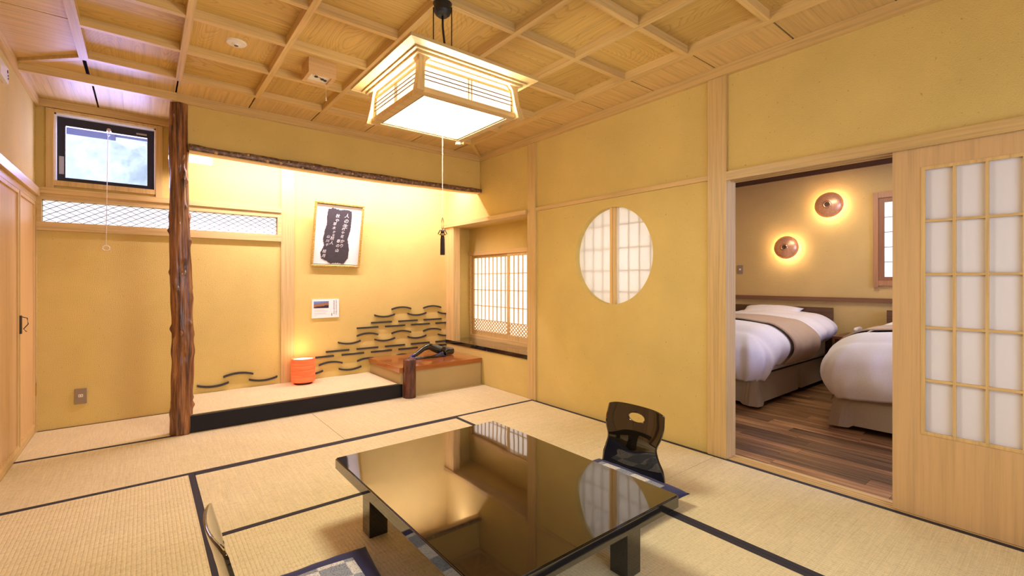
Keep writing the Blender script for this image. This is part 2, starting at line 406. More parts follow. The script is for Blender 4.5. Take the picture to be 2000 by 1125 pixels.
# rear wall with garden window opening
wre = st(boxes('wall_rear', [(LWx-.1, RW+.1, RY-.1, RY, 1.95, 2.75), (LWx-.1, RW+.1, RY-.1, RY, -.05, .45), (LWx-.1, .1, RY-.1, RY, .45, 1.95), (2.5, RW+.1, RY-.1, RY, .45, 1.95)], WALL))
w6 = st(boxes('window_6', [(.1, .16, RY-.06, RY-.02, .45, 1.95), (2.44, 2.5, RY-.06, RY-.02, .45, 1.95), (.1, 2.5, RY-.06, RY-.02, .45, .5), (.1, 2.5, RY-.06, RY-.02, 1.90, 1.95), (1.27, 1.33, RY-.06, RY-.02, .45, 1.95)], WZ))

# ------------------------------------------------------------ ceiling
cl = st(box('ceiling', LWx-.1, 3.5, RY-.1, BW+.1, 2.60, 2.66, plain('ceiling_void', (.05, .03, .02), .9)))
gx = [-.285, .19, .665, 1.14, 1.615, 2.09, 2.585]
gy = [3.87, 3.385, 2.92, 2.45, 1.985, 1.52, 1.055, .59, .125, -.34]
ZB, ZP = 2.517, 2.567
for i in range(6):
    for j in range(9):
        box('board', gx[i]+.005, gx[i+1]-.005, gy[j+1]+.005, gy[j]-.005, ZP, ZP+.012, CPX if (i+j) % 2 else CPY, cl, origin=((gx[i]+gx[i+1])/2, (gy[j]+gy[j+1])/2, ZP))
for i, x in enumerate(gx):
    w = .022 if i in (0, 6) else .017
    box('ceiling_beam', x-w, x+w, gy[-1]-.02, gy[0]+.02, ZB, ZP+.02, WY, cl, origin=(x, 1.7, ZB))
for j, y in enumerate(gy):
    w = .022 if j in (0, 9) else .016
    box('ceiling_beam', gx[0]-.02, gx[-1]+.02, y-w, y+w, ZB+.0015, ZP+.02, WX, cl, origin=(1.1, y, ZB))
# flat margin boards between the grid and the walls, dark gaps at each beam
ZS = 2.541
ys = [FW] + gy[1:-1] + [RY]
for a, b, xa in ((gx[-1]+.015, RW+.01, 1), (LWx-.01, gx[0]-.015, 0)):
    for j in range(len(ys)-1):
        box('margin_board', a, b, ys[j+1]+.005, ys[j]-.005, ZS, ZS+.012, WX, cl, origin=(a, ys[j], ZS))
xs = [LWx] + gx[1:-1] + [RW]
xs = [gx[0]-.0] + gx[1:-1] + [gx[-1]]
for y0, y1 in ((gy[0]+.015, FW+.01), (RY, gy[-1]-.015)):
    for i in range(6):
        box('margin_board', xs[i]+.005, xs[i+1]-.005, y0, y1, ZS-.0008, ZS+.011, WY, cl, origin=(xs[i], y0, ZS))
def hip(p, q):
    bm = bmesh.new(); p, q = Vector(p), Vector(q); d = (q-p).normalized(); n = Vector((-d.y, d.x, 0))*.016
    v = [bm.verts.new(c + Vector((0, 0, z))) for z in (0, .04) for c in (p-n, p+n, q+n, q-n)]
    for f in ((0,1,2,3),(4,5,6,7),(0,1,5,4),(1,2,6,5),(2,3,7,6),(3,0,4,7)): bm.faces.new([v[i] for i in f])
    fromb('hip_batten', bm, WX, cl)
hip((LWx, FW-.02, 2.522), (gx[0], gy[0], 2.520)); hip((RW, FW, 2.524), (gx[-1], gy[0], 2.521))
# entry bay ceiling (in front of the small window)
bxs = [LWx, -.28, .20]
for i in range(2):
    for k in range(3):
        xa = bxs[i] + (bxs[i+1]-bxs[i])*k/3; xb = bxs[i] + (bxs[i+1]-bxs[i])*(k+1)/3
        box('bay_board', xa+(.006 if k == 0 and i else .0004), xb-(.006 if k == 2 and not i else .0004), FW, BW, 2.541, 2.552, WY, cl, origin=(xa, FW, 2.54))
box('alcove_ceiling', .25, RW+.05, FW+.07, BW, 2.541, 2.552, WX, cl)
tb = st(box('trim_1', LWx, .195, FW-.028, FW+.012, 2.482, 2.541, WX))
st(box('trim_2', .175, RW, FW-.018, FW+.01, ZM0, ZM1, WX))
st(box('trim_3', RW-.022, RW+.02, RY, FW-.018, ZM0, ZM1, WY))
st(box('trim_4', LWx-.01, LWx+.024, RY, BW, ZM0, ZM1, WY))
st(box('trim_5', LWx+.024, .195, BW-.024, BW+.01, ZM0+.005, ZM1, WX))
# right wall timber
pst = st(box('trim_6', RW-.012, RW+.115, 1.45, 1.575, 0, ZM0, WZ, bev=.002))
st(box('trim_7', RW-.008, RW+.06, 3.298, 3.42, 0, ZM0, WZ, bev=.002))
st(box('trim_8', RW-.006, RW+.02, 1.575, 3.298, 1.816, 1.85, WY, bev=.0015))
st(box('trim_9', RW-.03, RW+.115, 3.42, BW, 1.800, 1.843, WY, bev=.0015))
st(box('trim_10', RW-.004, RW+.09, 4.80, BW, .42, 1.80, WZ))
# kamoi over the sliding doors with two running grooves
st(boxes('trim_11', [(RW-.014, RW+.115, -.9, 1.45, 1.815, 1.852), (RW-.014, RW+.004, -.9, 1.45, 1.795, 1.815), (RW+.046, RW+.062, -.9, 1.45, 1.797, 1.815), (RW+.104, RW+.115, -.9, 1.45, 1.795, 1.815)], WY))
st(boxes('trim_12', [(RW+.001, RW+.115, RY, 1.45, -.05, -.004), (RW+.001, RW+.010, RY, 1.45, -.004, .002), (RW+.022, RW+.034, RY, 1.45, -.004, .002), (RW+.048, RW+.062, RY, 1.45, -.004, .002), (RW+.080, RW+.115, RY, 1.45, -.004, .002)], WY))
# back wall timber post in the alcove, nageshi, ranma
st(box('trim_13', 1.063, 1.186, BW-.014, BW+.01, .134, 2.54, WZ, bev=.0015))
st(box('trim_14', LWx, 1.064, BW-.045, BW+.01, 1.816, 1.861, WX, bev=.0015))

# ------------------------------------------------------------ ranma lattice strip (window 4)
w4 = st(boxes('window_4', [(LWx, 1.064, BW-.03, BW+.01, 1.770, 1.816), (LWx, 1.064, BW-.03, BW+.01, 1.535, 1.600), (LWx, -.602, BW-.0285, BW+.01, 1.6, 1.77), (1.031, 1.064, BW-.0285, BW+.01, 1.6, 1.77)], WX))
box('paper', -.602, 1.031, BW+.045, BW+.05, 1.59, 1.78, RANP, w4)
bm = bmesh.new(); sp = .074; sl = .56
def diag(bm, x0, z0, x1, z1, xa, xb, za, zb, y, w, t):
    dx, dz = x1-x0, z1-z0
    ts = [0.0, 1.0]
    lo, hi = 0.0, 1.0
    for p, d, a, b in ((x0, dx, xa, xb), (z0, dz, za, zb)):
        if abs(d) < 1e-9: continue
        t0, t1 = (a-p)/d, (b-p)/d
        if t0 > t1: t0, t1 = t1, t0
        lo, hi = max(lo, t0), min(hi, t1)
    if hi-lo < .02: return
    p, q = Vector((x0+dx*lo, y, z0+dz*lo)), Vector((x0+dx*hi, y, z0+dz*hi)); d = (q-p).normalized(); n = Vector((-d.z, 0, d.x))*w
    v = [bm.verts.new(c+Vector((0, yy, 0))) for yy in (0, t) for c in (p-n, p+n, q+n, q-n)]
    for f in ((0,1,2,3),(7,6,5,4),(0,1,5,4),(1,2,6,5),(2,3,7,6),(3,0,4,7)): bm.faces.new([v[i] for i in f])
for k in range(-12, 40):
    x = -.602 + k*sp
    diag(bm, x, 1.60, x+.17/sl, 1.77, -.602, 1.031, 1.6, 1.77, BW+.012, .0017, .004)
    diag(bm, x, 1.77, x+.17/sl, 1.60, -.602, 1.031, 1.6, 1.77, BW+.017, .0014, .004)
lat = fromb('diamond_lattice', bm, plain('lattice_black', (.04, .035, .05), .5), w4); lat['kind'] = 'stuff'

# ------------------------------------------------------------ high window (window 1)
w1 = st(boxes('window_1', [(-.58, -.535, BW-.022, BW+.03, 1.855, 2.475), (.085, .131, BW-.022, BW+.03, 1.855, 2.475), (-.535, .085, BW-.018, BW+.03, 2.452, 2.475), (-.535, .085, BW-.018, BW+.03, 1.885, 1.925)], WZ))
boxes('reveal', [(-.537, -.525, BW, BW+.12, 1.9, 2.46), (.075, .087, BW, BW+.12, 1.9, 2.46), (-.537, .087, BW, BW+.12, 2.44, 2.46), (-.537, .087, BW, BW+.12, 1.9, 1.925)], WHITE, w1)
sa = boxes('sash', [(-.525, .075, BW+.06, BW+.10, 2.375, 2.44), (-.525, .075, BW+.06, BW+.10, 1.925, 1.965), (-.525, -.478, BW+.06, BW+.10, 1.965, 2.375), (.028, .075, BW+.06, BW+.10, 1.965, 2.375)], ALU, w1)
box('pane', -.485, .035, BW+.0605, BW+.0635, 1.958, 2.382, GLASS, sa)
box('sticker', -.515, -.487, BW+.057, BW+.060, 1.99, 2.13, plain('sticker', (.45, .42, .40), .6), sa)
box('maker_plate', -.045, .025, BW+.057, BW+.060, 2.392, 2.406, plain('maker_plate', (.45, .40, .30), .5), sa)
bm = bmesh.new()
tube(bm, [(-.219, BW+.03, 2.37), (-.2215, BW-.03, 2.30), (-.226, BW-.055, 2.0), (-.232, BW-.055, 1.43)], .0022, 6)
for k in range(110): bmesh.ops.create_icosphere(bm, subdivisions=0 or 1, radius=.0035, matrix=Matrix.Translation((-.2215-.0105*k/110, BW-.055, 2.29-.0078*k)))
fromb('pull_chain', bm, plain('chain', (.72, .66, .55), .3, metal=.4), w1)
bm = bmesh.new()
pts = [(-.232+.022*math.sin(a), BW-.055, 1.412+.020*math.cos(a)) for a in [2*PI*k/20 for k in range(21)]]
tube(bm, pts, .004, 6); fromb('pull_ring', bm, OFFWHITE, w1)
bm = bmesh.new(); lathe(bm, (-.219, BW+.045, 2.385), [(.001, -.02), (.014, -.02), (.018, .012), (.001, .012)], 14, 'y')
tube(bm, [(-.219, BW+.03, 2.38), (-.210, BW+.01, 2.35), (-.219, BW-.005, 2.325), (-.229, BW+.01, 2.35), (-.219, BW+.03, 2.38)], .003, 6)
fromb('latch', bm, CHROME, w1)
# outside: roof eave and hillside
ev = tag(boxes('eave_beam', [(-1.6, -.22, 5.75, 6.3, 2.60, 2.74), (-.22, .9, 5.75, 6.3, 2.64, 2.74), (-1.6, .9, 5.68, 5.75, 2.655, 2.76)], plain('eave_paint', (.10, .09, .24), .6)), 'dark violet eave beam outside the small high window', 'eave')
bm = bmesh.new(); g = []
for i in range(60):
    row = []
    for j in range(50):
        x = -9+i*.3; y = 9+j*.25; z = -1+j*.30
        k = noise.noise(Vector((x*1.1, y*1.1, 3)))*.9 + noise.noise(Vector((x*3.1, y*3.1, 9)))*.5
        row.append(bm.verts.new((x+k*.4, y-k, z+k*.6)))
    g.append(row)
for i in range(59):
    for j in range(49): bm.faces.new((g[i][j], g[i+1][j], g[i+1][j+1], g[i][j+1]))
hs = fromb('hillside_foliage', bm, HILL, smooth=True); tag(hs, 'pale hazy wooded hillside seen through the small high window', 'hillside', kind='stuff')

# ------------------------------------------------------------ tatami mats
def mat(x0, x1, y0, y1, z1, label, borders, tm, th=.055, bw=.031, nm='tatami_mat', grp=None):
    e = empty(nm, ((x0+x1)/2, (y0+y1)/2, z1-th), label, 'tatami mat', grp)
    box('rush_surface', x0+.0015, x1-.0015, y0+.0015, y1-.0015, z1-th, z1, tm, e)
    for b in borders:
        if b == 'n': q = (x0+.001, x1-.001, y1-bw, y1-.0012)
        if b == 's': q = (x0+.001, x1-.001, y0+.0012, y0+bw)
        if b == 'w': q = (x0+.0012, x0+bw, y0+.001, y1-.001)
        if b == 'e': q = (x1-bw, x1-.0012, y0+.001, y1-.001)
        box('cloth_border', *q, z1-.004, z1+.0012, BORDER, e)
    return e
M1, M2 = 3.3225, 2.432
mat(LWx, .24, FS, BW-.012, 0, 'short borderless-ended tatami in the bay behind the gnarled post, under the high window', 's', TX)
mat(LWx, 1.14, M1, FS, 0, 'tatami mat running from the left closet doors along the front of the alcove', 's', TX)
mat(1.14, RW, M1, FS, 0, 'tatami mat in front of the wooden chest, ending at the shelf window wall', 's', TX)
mat(LWx, .24, 1.54, M1, 0, 'tatami mat at the left edge beside the closet doors, left of the table', 'ew', TY)
mat(.24, 2.04, M2, M1, 0, 'tatami mat lying crosswise just behind the far edge of the low table', 'ns', TX)
mat(2.04, RW, 1.52, M1, 0, 'tatami mat along the wall under the round window, behind the far chair', 'ew', TY)
mat(.24, 1.14, .65, M2, 0, 'tatami mat under the near left half of the low table', 'w', TY)
mat(1.14, 2.04, .65, M2, 0, 'tatami mat under the right half of the low table', 'e', TY)
mat(2.04, RW, -.26, 1.52, 0, 'tatami mat at the foot of the sliding shoji door and the bedroom threshold', 'ew', TY)
mat(LWx, .24, -.24, 1.54, 0, 'tatami mat just below the camera on the left', 'ew', TY)
mat(.24, 2.04, -.24, .65, 0, 'tatami mat below the frame in front of the table', 'ns', TX)
st(box('trim_15', LWx, .24, BW-.012, BW, -.05, .003, BROWN['x']))
st(box('trim_16', .24, RW, FS, FS+.02, -.05, .002, WX))
st(box('trim_17', LWx, RW, RY, -.26, -.05, 0, WX))
st(box('trim_18', LWx-.02, LWx, -.3, BW, -.03, .05, WY))

# ------------------------------------------------------------ closet doors on the left wall
def fusuma(nm, y0, y1, lab_extra=None):
    d = st(box(nm, LWx-.03, LWx-.006, y0, y1, .05, 1.745, DOORW))
    boxes('door_frame', [(LWx-.006, LWx+.004, y0, y0+.024, .05, 1.745), (LWx-.006, LWx+.004, y1-.024, y1, .05, 1.745), (LWx-.006, LWx+.004, y0+.024, y1-.024, 1.72, 1.745), (LWx-.006, LWx+.004, y0+.024, y1-.024, .05, .075)], WZ, d)
    return d
d2 = fusuma('door_2', 4.40, 4.95); d3 = fusuma('door_3', 3.42, 4.375); d4 = fusuma('door_4', 2.45, 3.40); d5 = fusuma('door_5', 1.45, 2.43); d6 = fusuma('door_6', .4, 1.43); fusuma('door_7', -.6, .38)
boxes('hinge', [(LWx-.004, LWx+.010, 4.945, 4.965, 1.60, 1.70), (LWx-.004, LWx+.010, 4.945, 4.965, .28, .38)], BRASS, d2)
bm = bmesh.new(); bx(bm, LWx-.002, LWx+.014, 4.375, 4.400, .80, .92)
tube(bm, [(LWx+.016, 4.39, .91), (LWx+.035, 4.415, .90), (LWx+.038, 4.425, .86), (LWx+.02, 4.40, .83), (LWx+.03, 4.42, .81)], .003, 6)
fromb('latch', bm, plain('dark_latch', (.06, .045, .03), .4, metal=.5), d2)
box('door_pull', LWx-.002, LWx+.006, 3.50, 3.56, .82, .92, BRASS, d3)
st(box('trim_19', LWx-.03, LWx+.03, RY, BW-.05, 1.787, 1.846, WY, bev=.002))
st(box('trim_20', LWx-.03, LWx+.006, RY, BW-.01, 1.745, 1.787, WY))
st(box('trim_21', LWx-.02, LWx+.008, 4.955, BW, 0, 1.787, WZ))
# wall controller at the upper left edge
cp = tag(box('wall_controller', LWx, LWx+.022, 3.76, 3.955, 2.30, 2.39, OFFWHITE, bev=.003), 'small white control unit with black marks high on the left wall at the frame edge', 'controller')
for k, (y, z, r) in enumerate(((3.925, 2.365, .010), (3.935, 2.345, .006), (3.937, 2.328, .006))):
    bm = bmesh.new(); lathe(bm, (LWx+.022, y, z), [(.0005, 0), (r, 0), (r, .002), (.0005, .002)], 12, 'x'); fromb('button', bm, INK, cp)

# ------------------------------------------------------------ wall outlet, switch
oe = tag(box('wall_outlet', -.421, -.349, BW-.012, BW, .175, .295, GREY, bev=.002), 'grey-brown wall outlet plate low on the ochre wall left of the gnarled post', 'outlet')
box('socket', -.399, -.371, BW-.0145, BW-.011, .228, .250, OFFWHITE, oe)
boxes('socket_slots', [(-.394, -.391, BW-.0155, BW-.014, .234, .245), (-.380, -.377, BW-.0155, BW-.014, .234, .245)], INK, oe)

# ------------------------------------------------------------ gnarled alcove post
bm = bmesh.new(); seg, nr = 72, 260; rings = []
knots = [(random.uniform(0, 2*PI), random.uniform(.1, 2.4), random.uniform(.008, .018), random.uniform(.018, .04)) for _ in range(46)]
knots += [(-PI/2+1.3, 1.02, .012, .05), (-PI/2+1.2, .62, .014, .07), (-PI/2-1.2, .62, .014, .07), (-PI/2+.2, 1.25, -.014, .05), (-PI/2, .6, -.014, .05), (-PI/2+1.4, 1.45, .014, .035), (-PI/2+1.3, 1.62, .012, .03), (-PI/2+.3, 1.95, -.014, .05)]
for i in range(nr):
    z = 2.475*i/(nr-1); cx = .226+.010*math.sin(z*2.1+.4)-.010*(z/2.475); cy = 4.262; ring = []
    r0 = .066 - .010*(z/2.475)
    for k in range(seg):
        a = 2*PI*k/seg
        v = Vector((math.cos(a)*1.3, math.sin(a)*1.3, z*1.5))
        r = r0*(1.10 + .15*noise.noise(v*1.2) + .14*noise.noise(Vector((math.cos(a)*3.6, math.sin(a)*3.6, z*2.6))) - .24*abs(noise.noise(Vector((math.cos(a)*7, math.sin(a)*7, z*1.3)))) - .10*abs(noise.noise(Vector((math.cos(a)*16, math.sin(a)*16, z*2.5)))) + .05*noise.noise(Vector((math.cos(a)*14, math.sin(a)*14, z*6))))
        for ka, kz, kh, kr in knots:
            da = (a-ka+PI) % (2*PI)-PI; d2_ = (da*.07)**2*1.3 + (z-kz)**2*.5
            if d2_ < kr*kr*2: r += kh*math.exp(-d2_/(kr*kr*.35))
        ring.append(bm.verts.new((cx+r*math.cos(a), cy+r*math.sin(a), z)))
    rings.append(ring)
for i in range(nr-1):
    for k in range(seg): bm.faces.new((rings[i][k], rings[i][(k+1)%seg], rings[i+1][(k+1)%seg], rings[i+1][k]))
bm.faces.new(rings[0][::-1]); bm.faces.new(rings[-1])
po = fromb('alcove_post', bm, BARK, smooth=True, origin=(.226, 4.262, 0)); tag(po, 'tall gnarled polished tree trunk post standing at the left of the alcove', 'post')

# log lintel
le = empty('log_lintel', (1.6, 4.24, 2.11), 'rough bark log lintel with pale knots spanning the top of the alcove', 'lintel')
bm = bmesh.new(); n = 150; rings = []
for i in range(n):
    x = .27 + (RW-.27)*i/(n-1); ring = []
    t = i/(n-1)
    zt = 2.178 + .010*noise.noise(Vector((x*3, 0, 0))) - .010*t + .004*noise.noise(Vector((x*14, 5, 0))) - .010*math.sin(PI*t)
    zb = 2.130 + .006*noise.noise(Vector((x*2, 7, 0))) - .026*math.sin(PI*min(1, t*1.0))*.9
    for (yy, zz) in ((0, 0), (-.012, .3), (-.014, .65), (-.006, 1), (.03, 1.05), (.07, 1), (.075, 0)):
        q = .006*noise.noise(Vector((x*20, yy*80, zz*4)))
        ring.append(bm.verts.new((x, 4.222+yy+q, zb+(zt-zb)*zz)))
    rings.append(ring)
for i in range(n-1):
    for k in range(7): bm.faces.new((rings[i][k], rings[i][(k+1) % 7], rings[i+1][(k+1) % 7], rings[i+1][k]))
bm.faces.new(rings[0][::-1]); bm.faces.new(rings[-1])
fromb('bark_face', bm, LOGB, le, smooth=True)
bm = bmesh.new()
for i in range(60):
    x0 = .27+(RW-.27)*i/60; x1 = .27+(RW-.27)*(i+1)/60
    def zb_(x):
        t = (x-.27)/(RW-.27); return 2.130 + .006*noise.noise(Vector((x*2, 7, 0))) - .026*math.sin(PI*t)*.9
    v = [bm.verts.new(p) for p in ((x0, 4.214, zb_(x0)-.008), (x1, 4.214, zb_(x1)-.008), (x1, 4.295, zb_(x1)-.008), (x0, 4.295, zb_(x0)-.008), (x0, 4.214, zb_(x0)+.001), (x1, 4.214, zb_(x1)+.001), (x1, 4.295, zb_(x1)+.001), (x0, 4.295, zb_(x0)+.001))]
    for f in ((0,3,2,1),(4,5,6,7),(0,1,5,4),(2,3,7,6)): bm.faces.new([v[q] for q in f])
bmesh.ops.remove_doubles(bm, verts=bm.verts, dist=1e-5)
fromb('sawn_underside', bm, WX, le)
KN = plain('pale_knot', (.55, .36, .17), .6)
for kx, kz, kr in ((.44, .25, .013), (.66, .85, .010), (.80, .30, .013), (.90, .35, .012), (.96, .8, .008), (1.07, .1, .010), (1.16, .75, .008), (1.24, .2, .010), (1.40, .1, .012), (1.50, .5, .009), (1.60, .15, .011), (1.71, .4, .007), (1.78, .8, .007), (1.88, .2, .009), (1.98, .7, .008), (2.10, .3, .009), (2.20, .8, .007), (2.34, .5, .008), (2.62, .4, .008), (2.76, .45, .008)):
    t = (kx-.27)/(RW-.27); z = 2.130 - .023*math.sin(PI*t) + .045*kz
    bm = bmesh.new(); lathe(bm, (kx, 4.208, z), [(.0005, -.004), (kr*.8, -.004), (kr, 0), (kr, .01)], 12, 'y', cap=True); fromb('knot', bm, KN, le, smooth=True)

# ------------------------------------------------------------ alcove platform, chest, short post
pe = empty('alcove_platform', (1.1, 4.6, 0), 'raised rush-covered alcove floor with a black lacquered front board', 'platform')
box('rush_top', .285, 1.953, FS+.038, BW-.001, .06, .134, TX, pe)
box('front_board', .25, 1.995, FS, FS+.038, .004, .130, LACB, pe, bev=.003)
box('platform_base', .30, 1.95, FS+.05, BW-.002, 0, .06, BROWN['x'], pe)
ch = empty('alcove_chest', (2.45, 4.6, 0), 'low beige plastered chest with a glossy reddish wooden top under the shelf window', 'chest')
box('plaster_body', 1.975, RW-.004, FS+.006, BW-.002, 0, .246, CHESTP, ch)
box('wooden_top', 1.955, RW-.002, FS-.010, BW-.001, .246, .294, WOODTOP, ch, bev=.003)
bm = bmesh.new(); rings = []
for i in range(40):
    z = .378*i/39; ring = []
    for k in range(36):
        a = 2*PI*k/36; r = .062*(1+.05*noise.noise(Vector((math.cos(a)*2, math.sin(a)*2, z*6)))) - (.006 if i == 39 else 0)
        ring.append(bm.verts.new((2.052+r*math.cos(a), 4.175+r*math.sin(a), z)))
    rings.append(ring)
for i in range(39):
    for k in range(36): bm.faces.new((rings[i][k], rings[i][(k+1)%36], rings[i+1][(k+1)%36], rings[i+1][k]))
bm.faces.new(rings[0][::-1]); bm.faces.new(rings[-1])
tag(fromb('short_post', bm, BARK2, smooth=True), 'short dark reddish round post standing at the corner of the chest', 'post')

# wave tiles set in the alcove wall: children of the back wall
TILE = plain('fired_tile', (.035, .030, .030), .6)
def tile(x0, x1, z, k, full=None):
    bm = bmesh.new(); n = 10; c = (x0+x1)/2 if full is None else full; V = []
    for i in range(n+1):
        x = x0+(x1-x0)*i/n; u = (x-c)/.121; dz = {'s': 0, 'n': -.022*u*u+.011, 'u': .022*u*u-.011}[k]
        V.append([bm.verts.new((x, y, z+dz+s*.0085)) for y in (BW-.020, BW+.004) for s in (-1, 1)])
    for i in range(n):
        a, b = V[i], V[i+1]
        for p, q in ((0, 1), (1, 3), (3, 2), (2, 0)): bm.faces.new((a[p], a[q], b[q], b[p]))
    for e in (V[0], V[-1]): bm.faces.new((e[0], e[1], e[3], e[2]))
    fromb('tile', bm, TILE, wbk, origin=(c, BW, z))
R3, L3 = RW-.002, 1.42
rows = [('n', .832, 2.225, [0, .402]), ('u', .753, 2.02, [0, .404, .806]), ('s', .680, 1.983, [0, .325, .650]), ('s', .630, 1.822, [0, .325, .648, .973]),
        ('n', .556, 1.822, [0, .402, .805]), ('u', .481, 1.62, [0, .402, .804, 1.208]), ('s', .403, 1.496, [0, .325, .65, .972, 1.298]), ('s', .355, 1.334, [0, .325, .649, .975, 1.30, 1.47]),
        ('n', .282, 1.424, [0, .402, .80]), ('u', .199, 1.222, [0, .406, .81])]
for k, z, x0, offs in rows:
    for o_ in offs:
        a = x0+o_; b = a+.241
        if a > R3: continue
        tile(a, min(b, R3), z, k, (a+b)/2)
for k, z, a in (('u', .195, .378), ('n', .272, .579), ('u', .197, .788)): tile(a, a+.243, z, k)

# ------------------------------------------------------------ picture and card on the alcove wall
pf = empty('calligraphy_frame', (1.592, BW, 1.30), 'gilt-framed calligraphy with white characters on a black ink patch, hung on the alcove wall', 'picture')
PWd, PH = .507, .672
def lb(name, x0, x1, y0, y1, z0, z1, mat, **k):     # local box under the picture empty
    o = box(name, x0, x1, y0, y1, z0, z1, mat, None, origin=(0, 0, 0), **k); o.parent = pf; o.location = (0, 0, 0); return o
fw_ = .022; w2 = PWd/2
bm = bmesh.new()
for q in ((-w2, w2, -.030, -.004, 0, fw_), (-w2, w2, -.030, -.004, PH-fw_, PH), (-w2, -w2+fw_, -.030, -.004, fw_, PH-fw_), (w2-fw_, w2, -.030, -.004, fw_, PH-fw_)): bx(bm, *q)
bmesh.ops.bevel(bm, geom=bm.edges[:], offset=.004, segments=1, affect='EDGES')
o = fromb('frame', bm, GOLD, None, origin=(0, 0, 0)); o.parent = pf; o.location = (0, 0, 0)
lb('backing', -w2+.012, w2-.012, -.012, -.002, .012, PH-.012, PAPER)
lb('inner_rule', -w2+fw_, w2-fw_, -.0135, -.0115, fw_, fw_+.006, INK); 
lb('inner_rule', -w2+fw_, w2-fw_, -.0135, -.0115, PH-fw_-.006, PH-fw_, INK)
bm = bmesh.new(); c = bm.verts.new((-.01, -.0150, .33)); ring = []
base = [(-.115, .60), (-.07, .615), (0, .60), (.06, .61), (.125, .60), (.13, .52), (.125, .40), (.10, .30), (.125, .20), (.12, .10), (.08, .035), (0, .045), (-.06, .035), (-.10, .06), (-.155, .085), (-.165, .15), (-.135, .22), (-.15, .30), (-.14, .36), (-.12, .45), (-.125, .53)]
P = []
for i in range(len(base)):
    a, b = Vector(base[i]), Vector(base[(i+1) % len(base)])
    for t in range(14):
        p = a.lerp(b, t/14); rr = .005*noise.noise(Vector((p.x*160, p.y*160, 0))) + .004*random.uniform(-1, 1)
        dirv = (p-Vector((-.01, .33))).normalized(); P.append(p+dirv*rr)
ring = [bm.verts.new((p.x, -.0150, p.y)) for p in P]
for i in range(len(ring)): bm.faces.new((c, ring[i], ring[(i+1) % len(ring)]))
o = fromb('ink_patch', bm, fabric('ink_wash', (.055, .045, .05), 60, 0, .9), None, origin=(0, 0, 0)); o.parent = pf; o.location = (0, 0, 0)
CHW = plain('brushed_white', (.85, .83, .82), .9)
for s, x, z0, sz, stp in (('人の生', .075, .545, .058, .056), ('これや花', .052, .445, .042, .040), ('かり', .045, .275, .050, .048), ('春の山', .005, .275, .046, .050), ('秋や', -.020, .535, .050, .048), ('草木', -.045, .450, .044, .042), ('かな', -.045, .368, .034, .034), ('秋人', -.060, .300, .050, .048), ('山川千', -.100, .315, .040, .044), ('桂月', -.130, .160, .046, .048)):
    for i, chh in enumerate(s):
        text('character', chh, (x-.004*i, -.0156, z0-stp*i), (PI/2, 0, 0), sz*.84, CHW, pf, shear=.25)
pf.rotation_euler = (math.radians(10.5), math.radians(.8), 0)
pf.location = (1.592, BW-.004, 1.297)
cd_ = empty('placard', (1.49, BW, .762), 'small white placard with a mountain photo and vertical writing below the calligraphy', 'placard')
box('card', 1.354, 1.628, BW-.012, BW-.001, .762, .955, PAPER, cd_)
def photomat():
    m, N, L, B = newmat('mountain_print'); tc = N.new('ShaderNodeTexCoord'); sp_ = N.new('ShaderNodeSeparateXYZ'); L.new(tc.outputs['Generated'], sp_.inputs[0])
    n = noise_n(N, L, tc.outputs['Generated'], 7, 5)
    a = N.new('ShaderNodeMath'); a.operation = 'MULTIPLY_ADD'; a.inputs[1].default_value = .45; L.new(n.outputs[0], a.inputs[0]); L.new(sp_.outputs['Z'], a.inputs[2])
    b = N.new('ShaderNodeMath'); b.operation = 'MULTIPLY_ADD'; b.inputs[1].default_value = -.30; L.new(sp_.outputs['X'], b.inputs[0]); L.new(a.outputs[0], b.inputs[2])
    r = ramp(N, L, b.outputs[0], [(.12, (.012, .01, .02)), (.32, (.04, .02, .04)), (.42, (.38, .14, .04)), (.72, (.30, .16, .07)), (.78, (.10, .16, .36)), (.95, (.16, .24, .52))])
    L.new(r.outputs[0], B.inputs['Base Color']); B.inputs['Roughness'].default_value = .4; return m
box('mountain_photo', 1.372, 1.522, BW-.0135, BW-.0118, .865, .935, photomat(), cd_)
DK = plain('print_grey', (.22, .22, .24), .9)
def ctext(s, x, z, sz):
    o = text('writing', s, (x-1.49, -.0128, z-.762), (PI/2, 0, 0), sz, DK, cd_)
for i, c_ in enumerate('人の生これや花かり春の山'): ctext(c_, 1.600, .944-.0135*i, .013)
for i, c_ in enumerate('秋や草木かな秋人山川千'): ctext(c_, 1.577, .935-.0135*i, .013)
for i, c_ in enumerate('桂月'): ctext(c_, 1.553, .800-.0150*i, .013)
boxes('caption_lines', [(1.375, 1.375+w_, BW-.0128, BW-.0119, z, z+.0022) for z, w_ in ((.848, .10), (.838, .135), (.828, .14), (.812, .12), (.802, .125), (.786, .03))], plain('caption_grey', (.55, .54, .54), .9), cd_)

# ------------------------------------------------------------ alcove tube lamp visible behind the trunk
tl = tag(box('tube_light', .16, .46, 4.60, 4.66, 2.13, 2.165, plain('tube_diffuser', (.9, .88, .8), .5, emit=(1, .9, .7), es=1.6), bev=.008), 'white tube light fixture tucked under the alcove lintel beside the trunk post', 'lamp')
boxes('mounting_plate', [(.17, .45, 4.61, 4.65, 2.165, 2.185), (.20, .22, 4.62, 4.64, 2.185, 2.541)], OFFWHITE, tl)

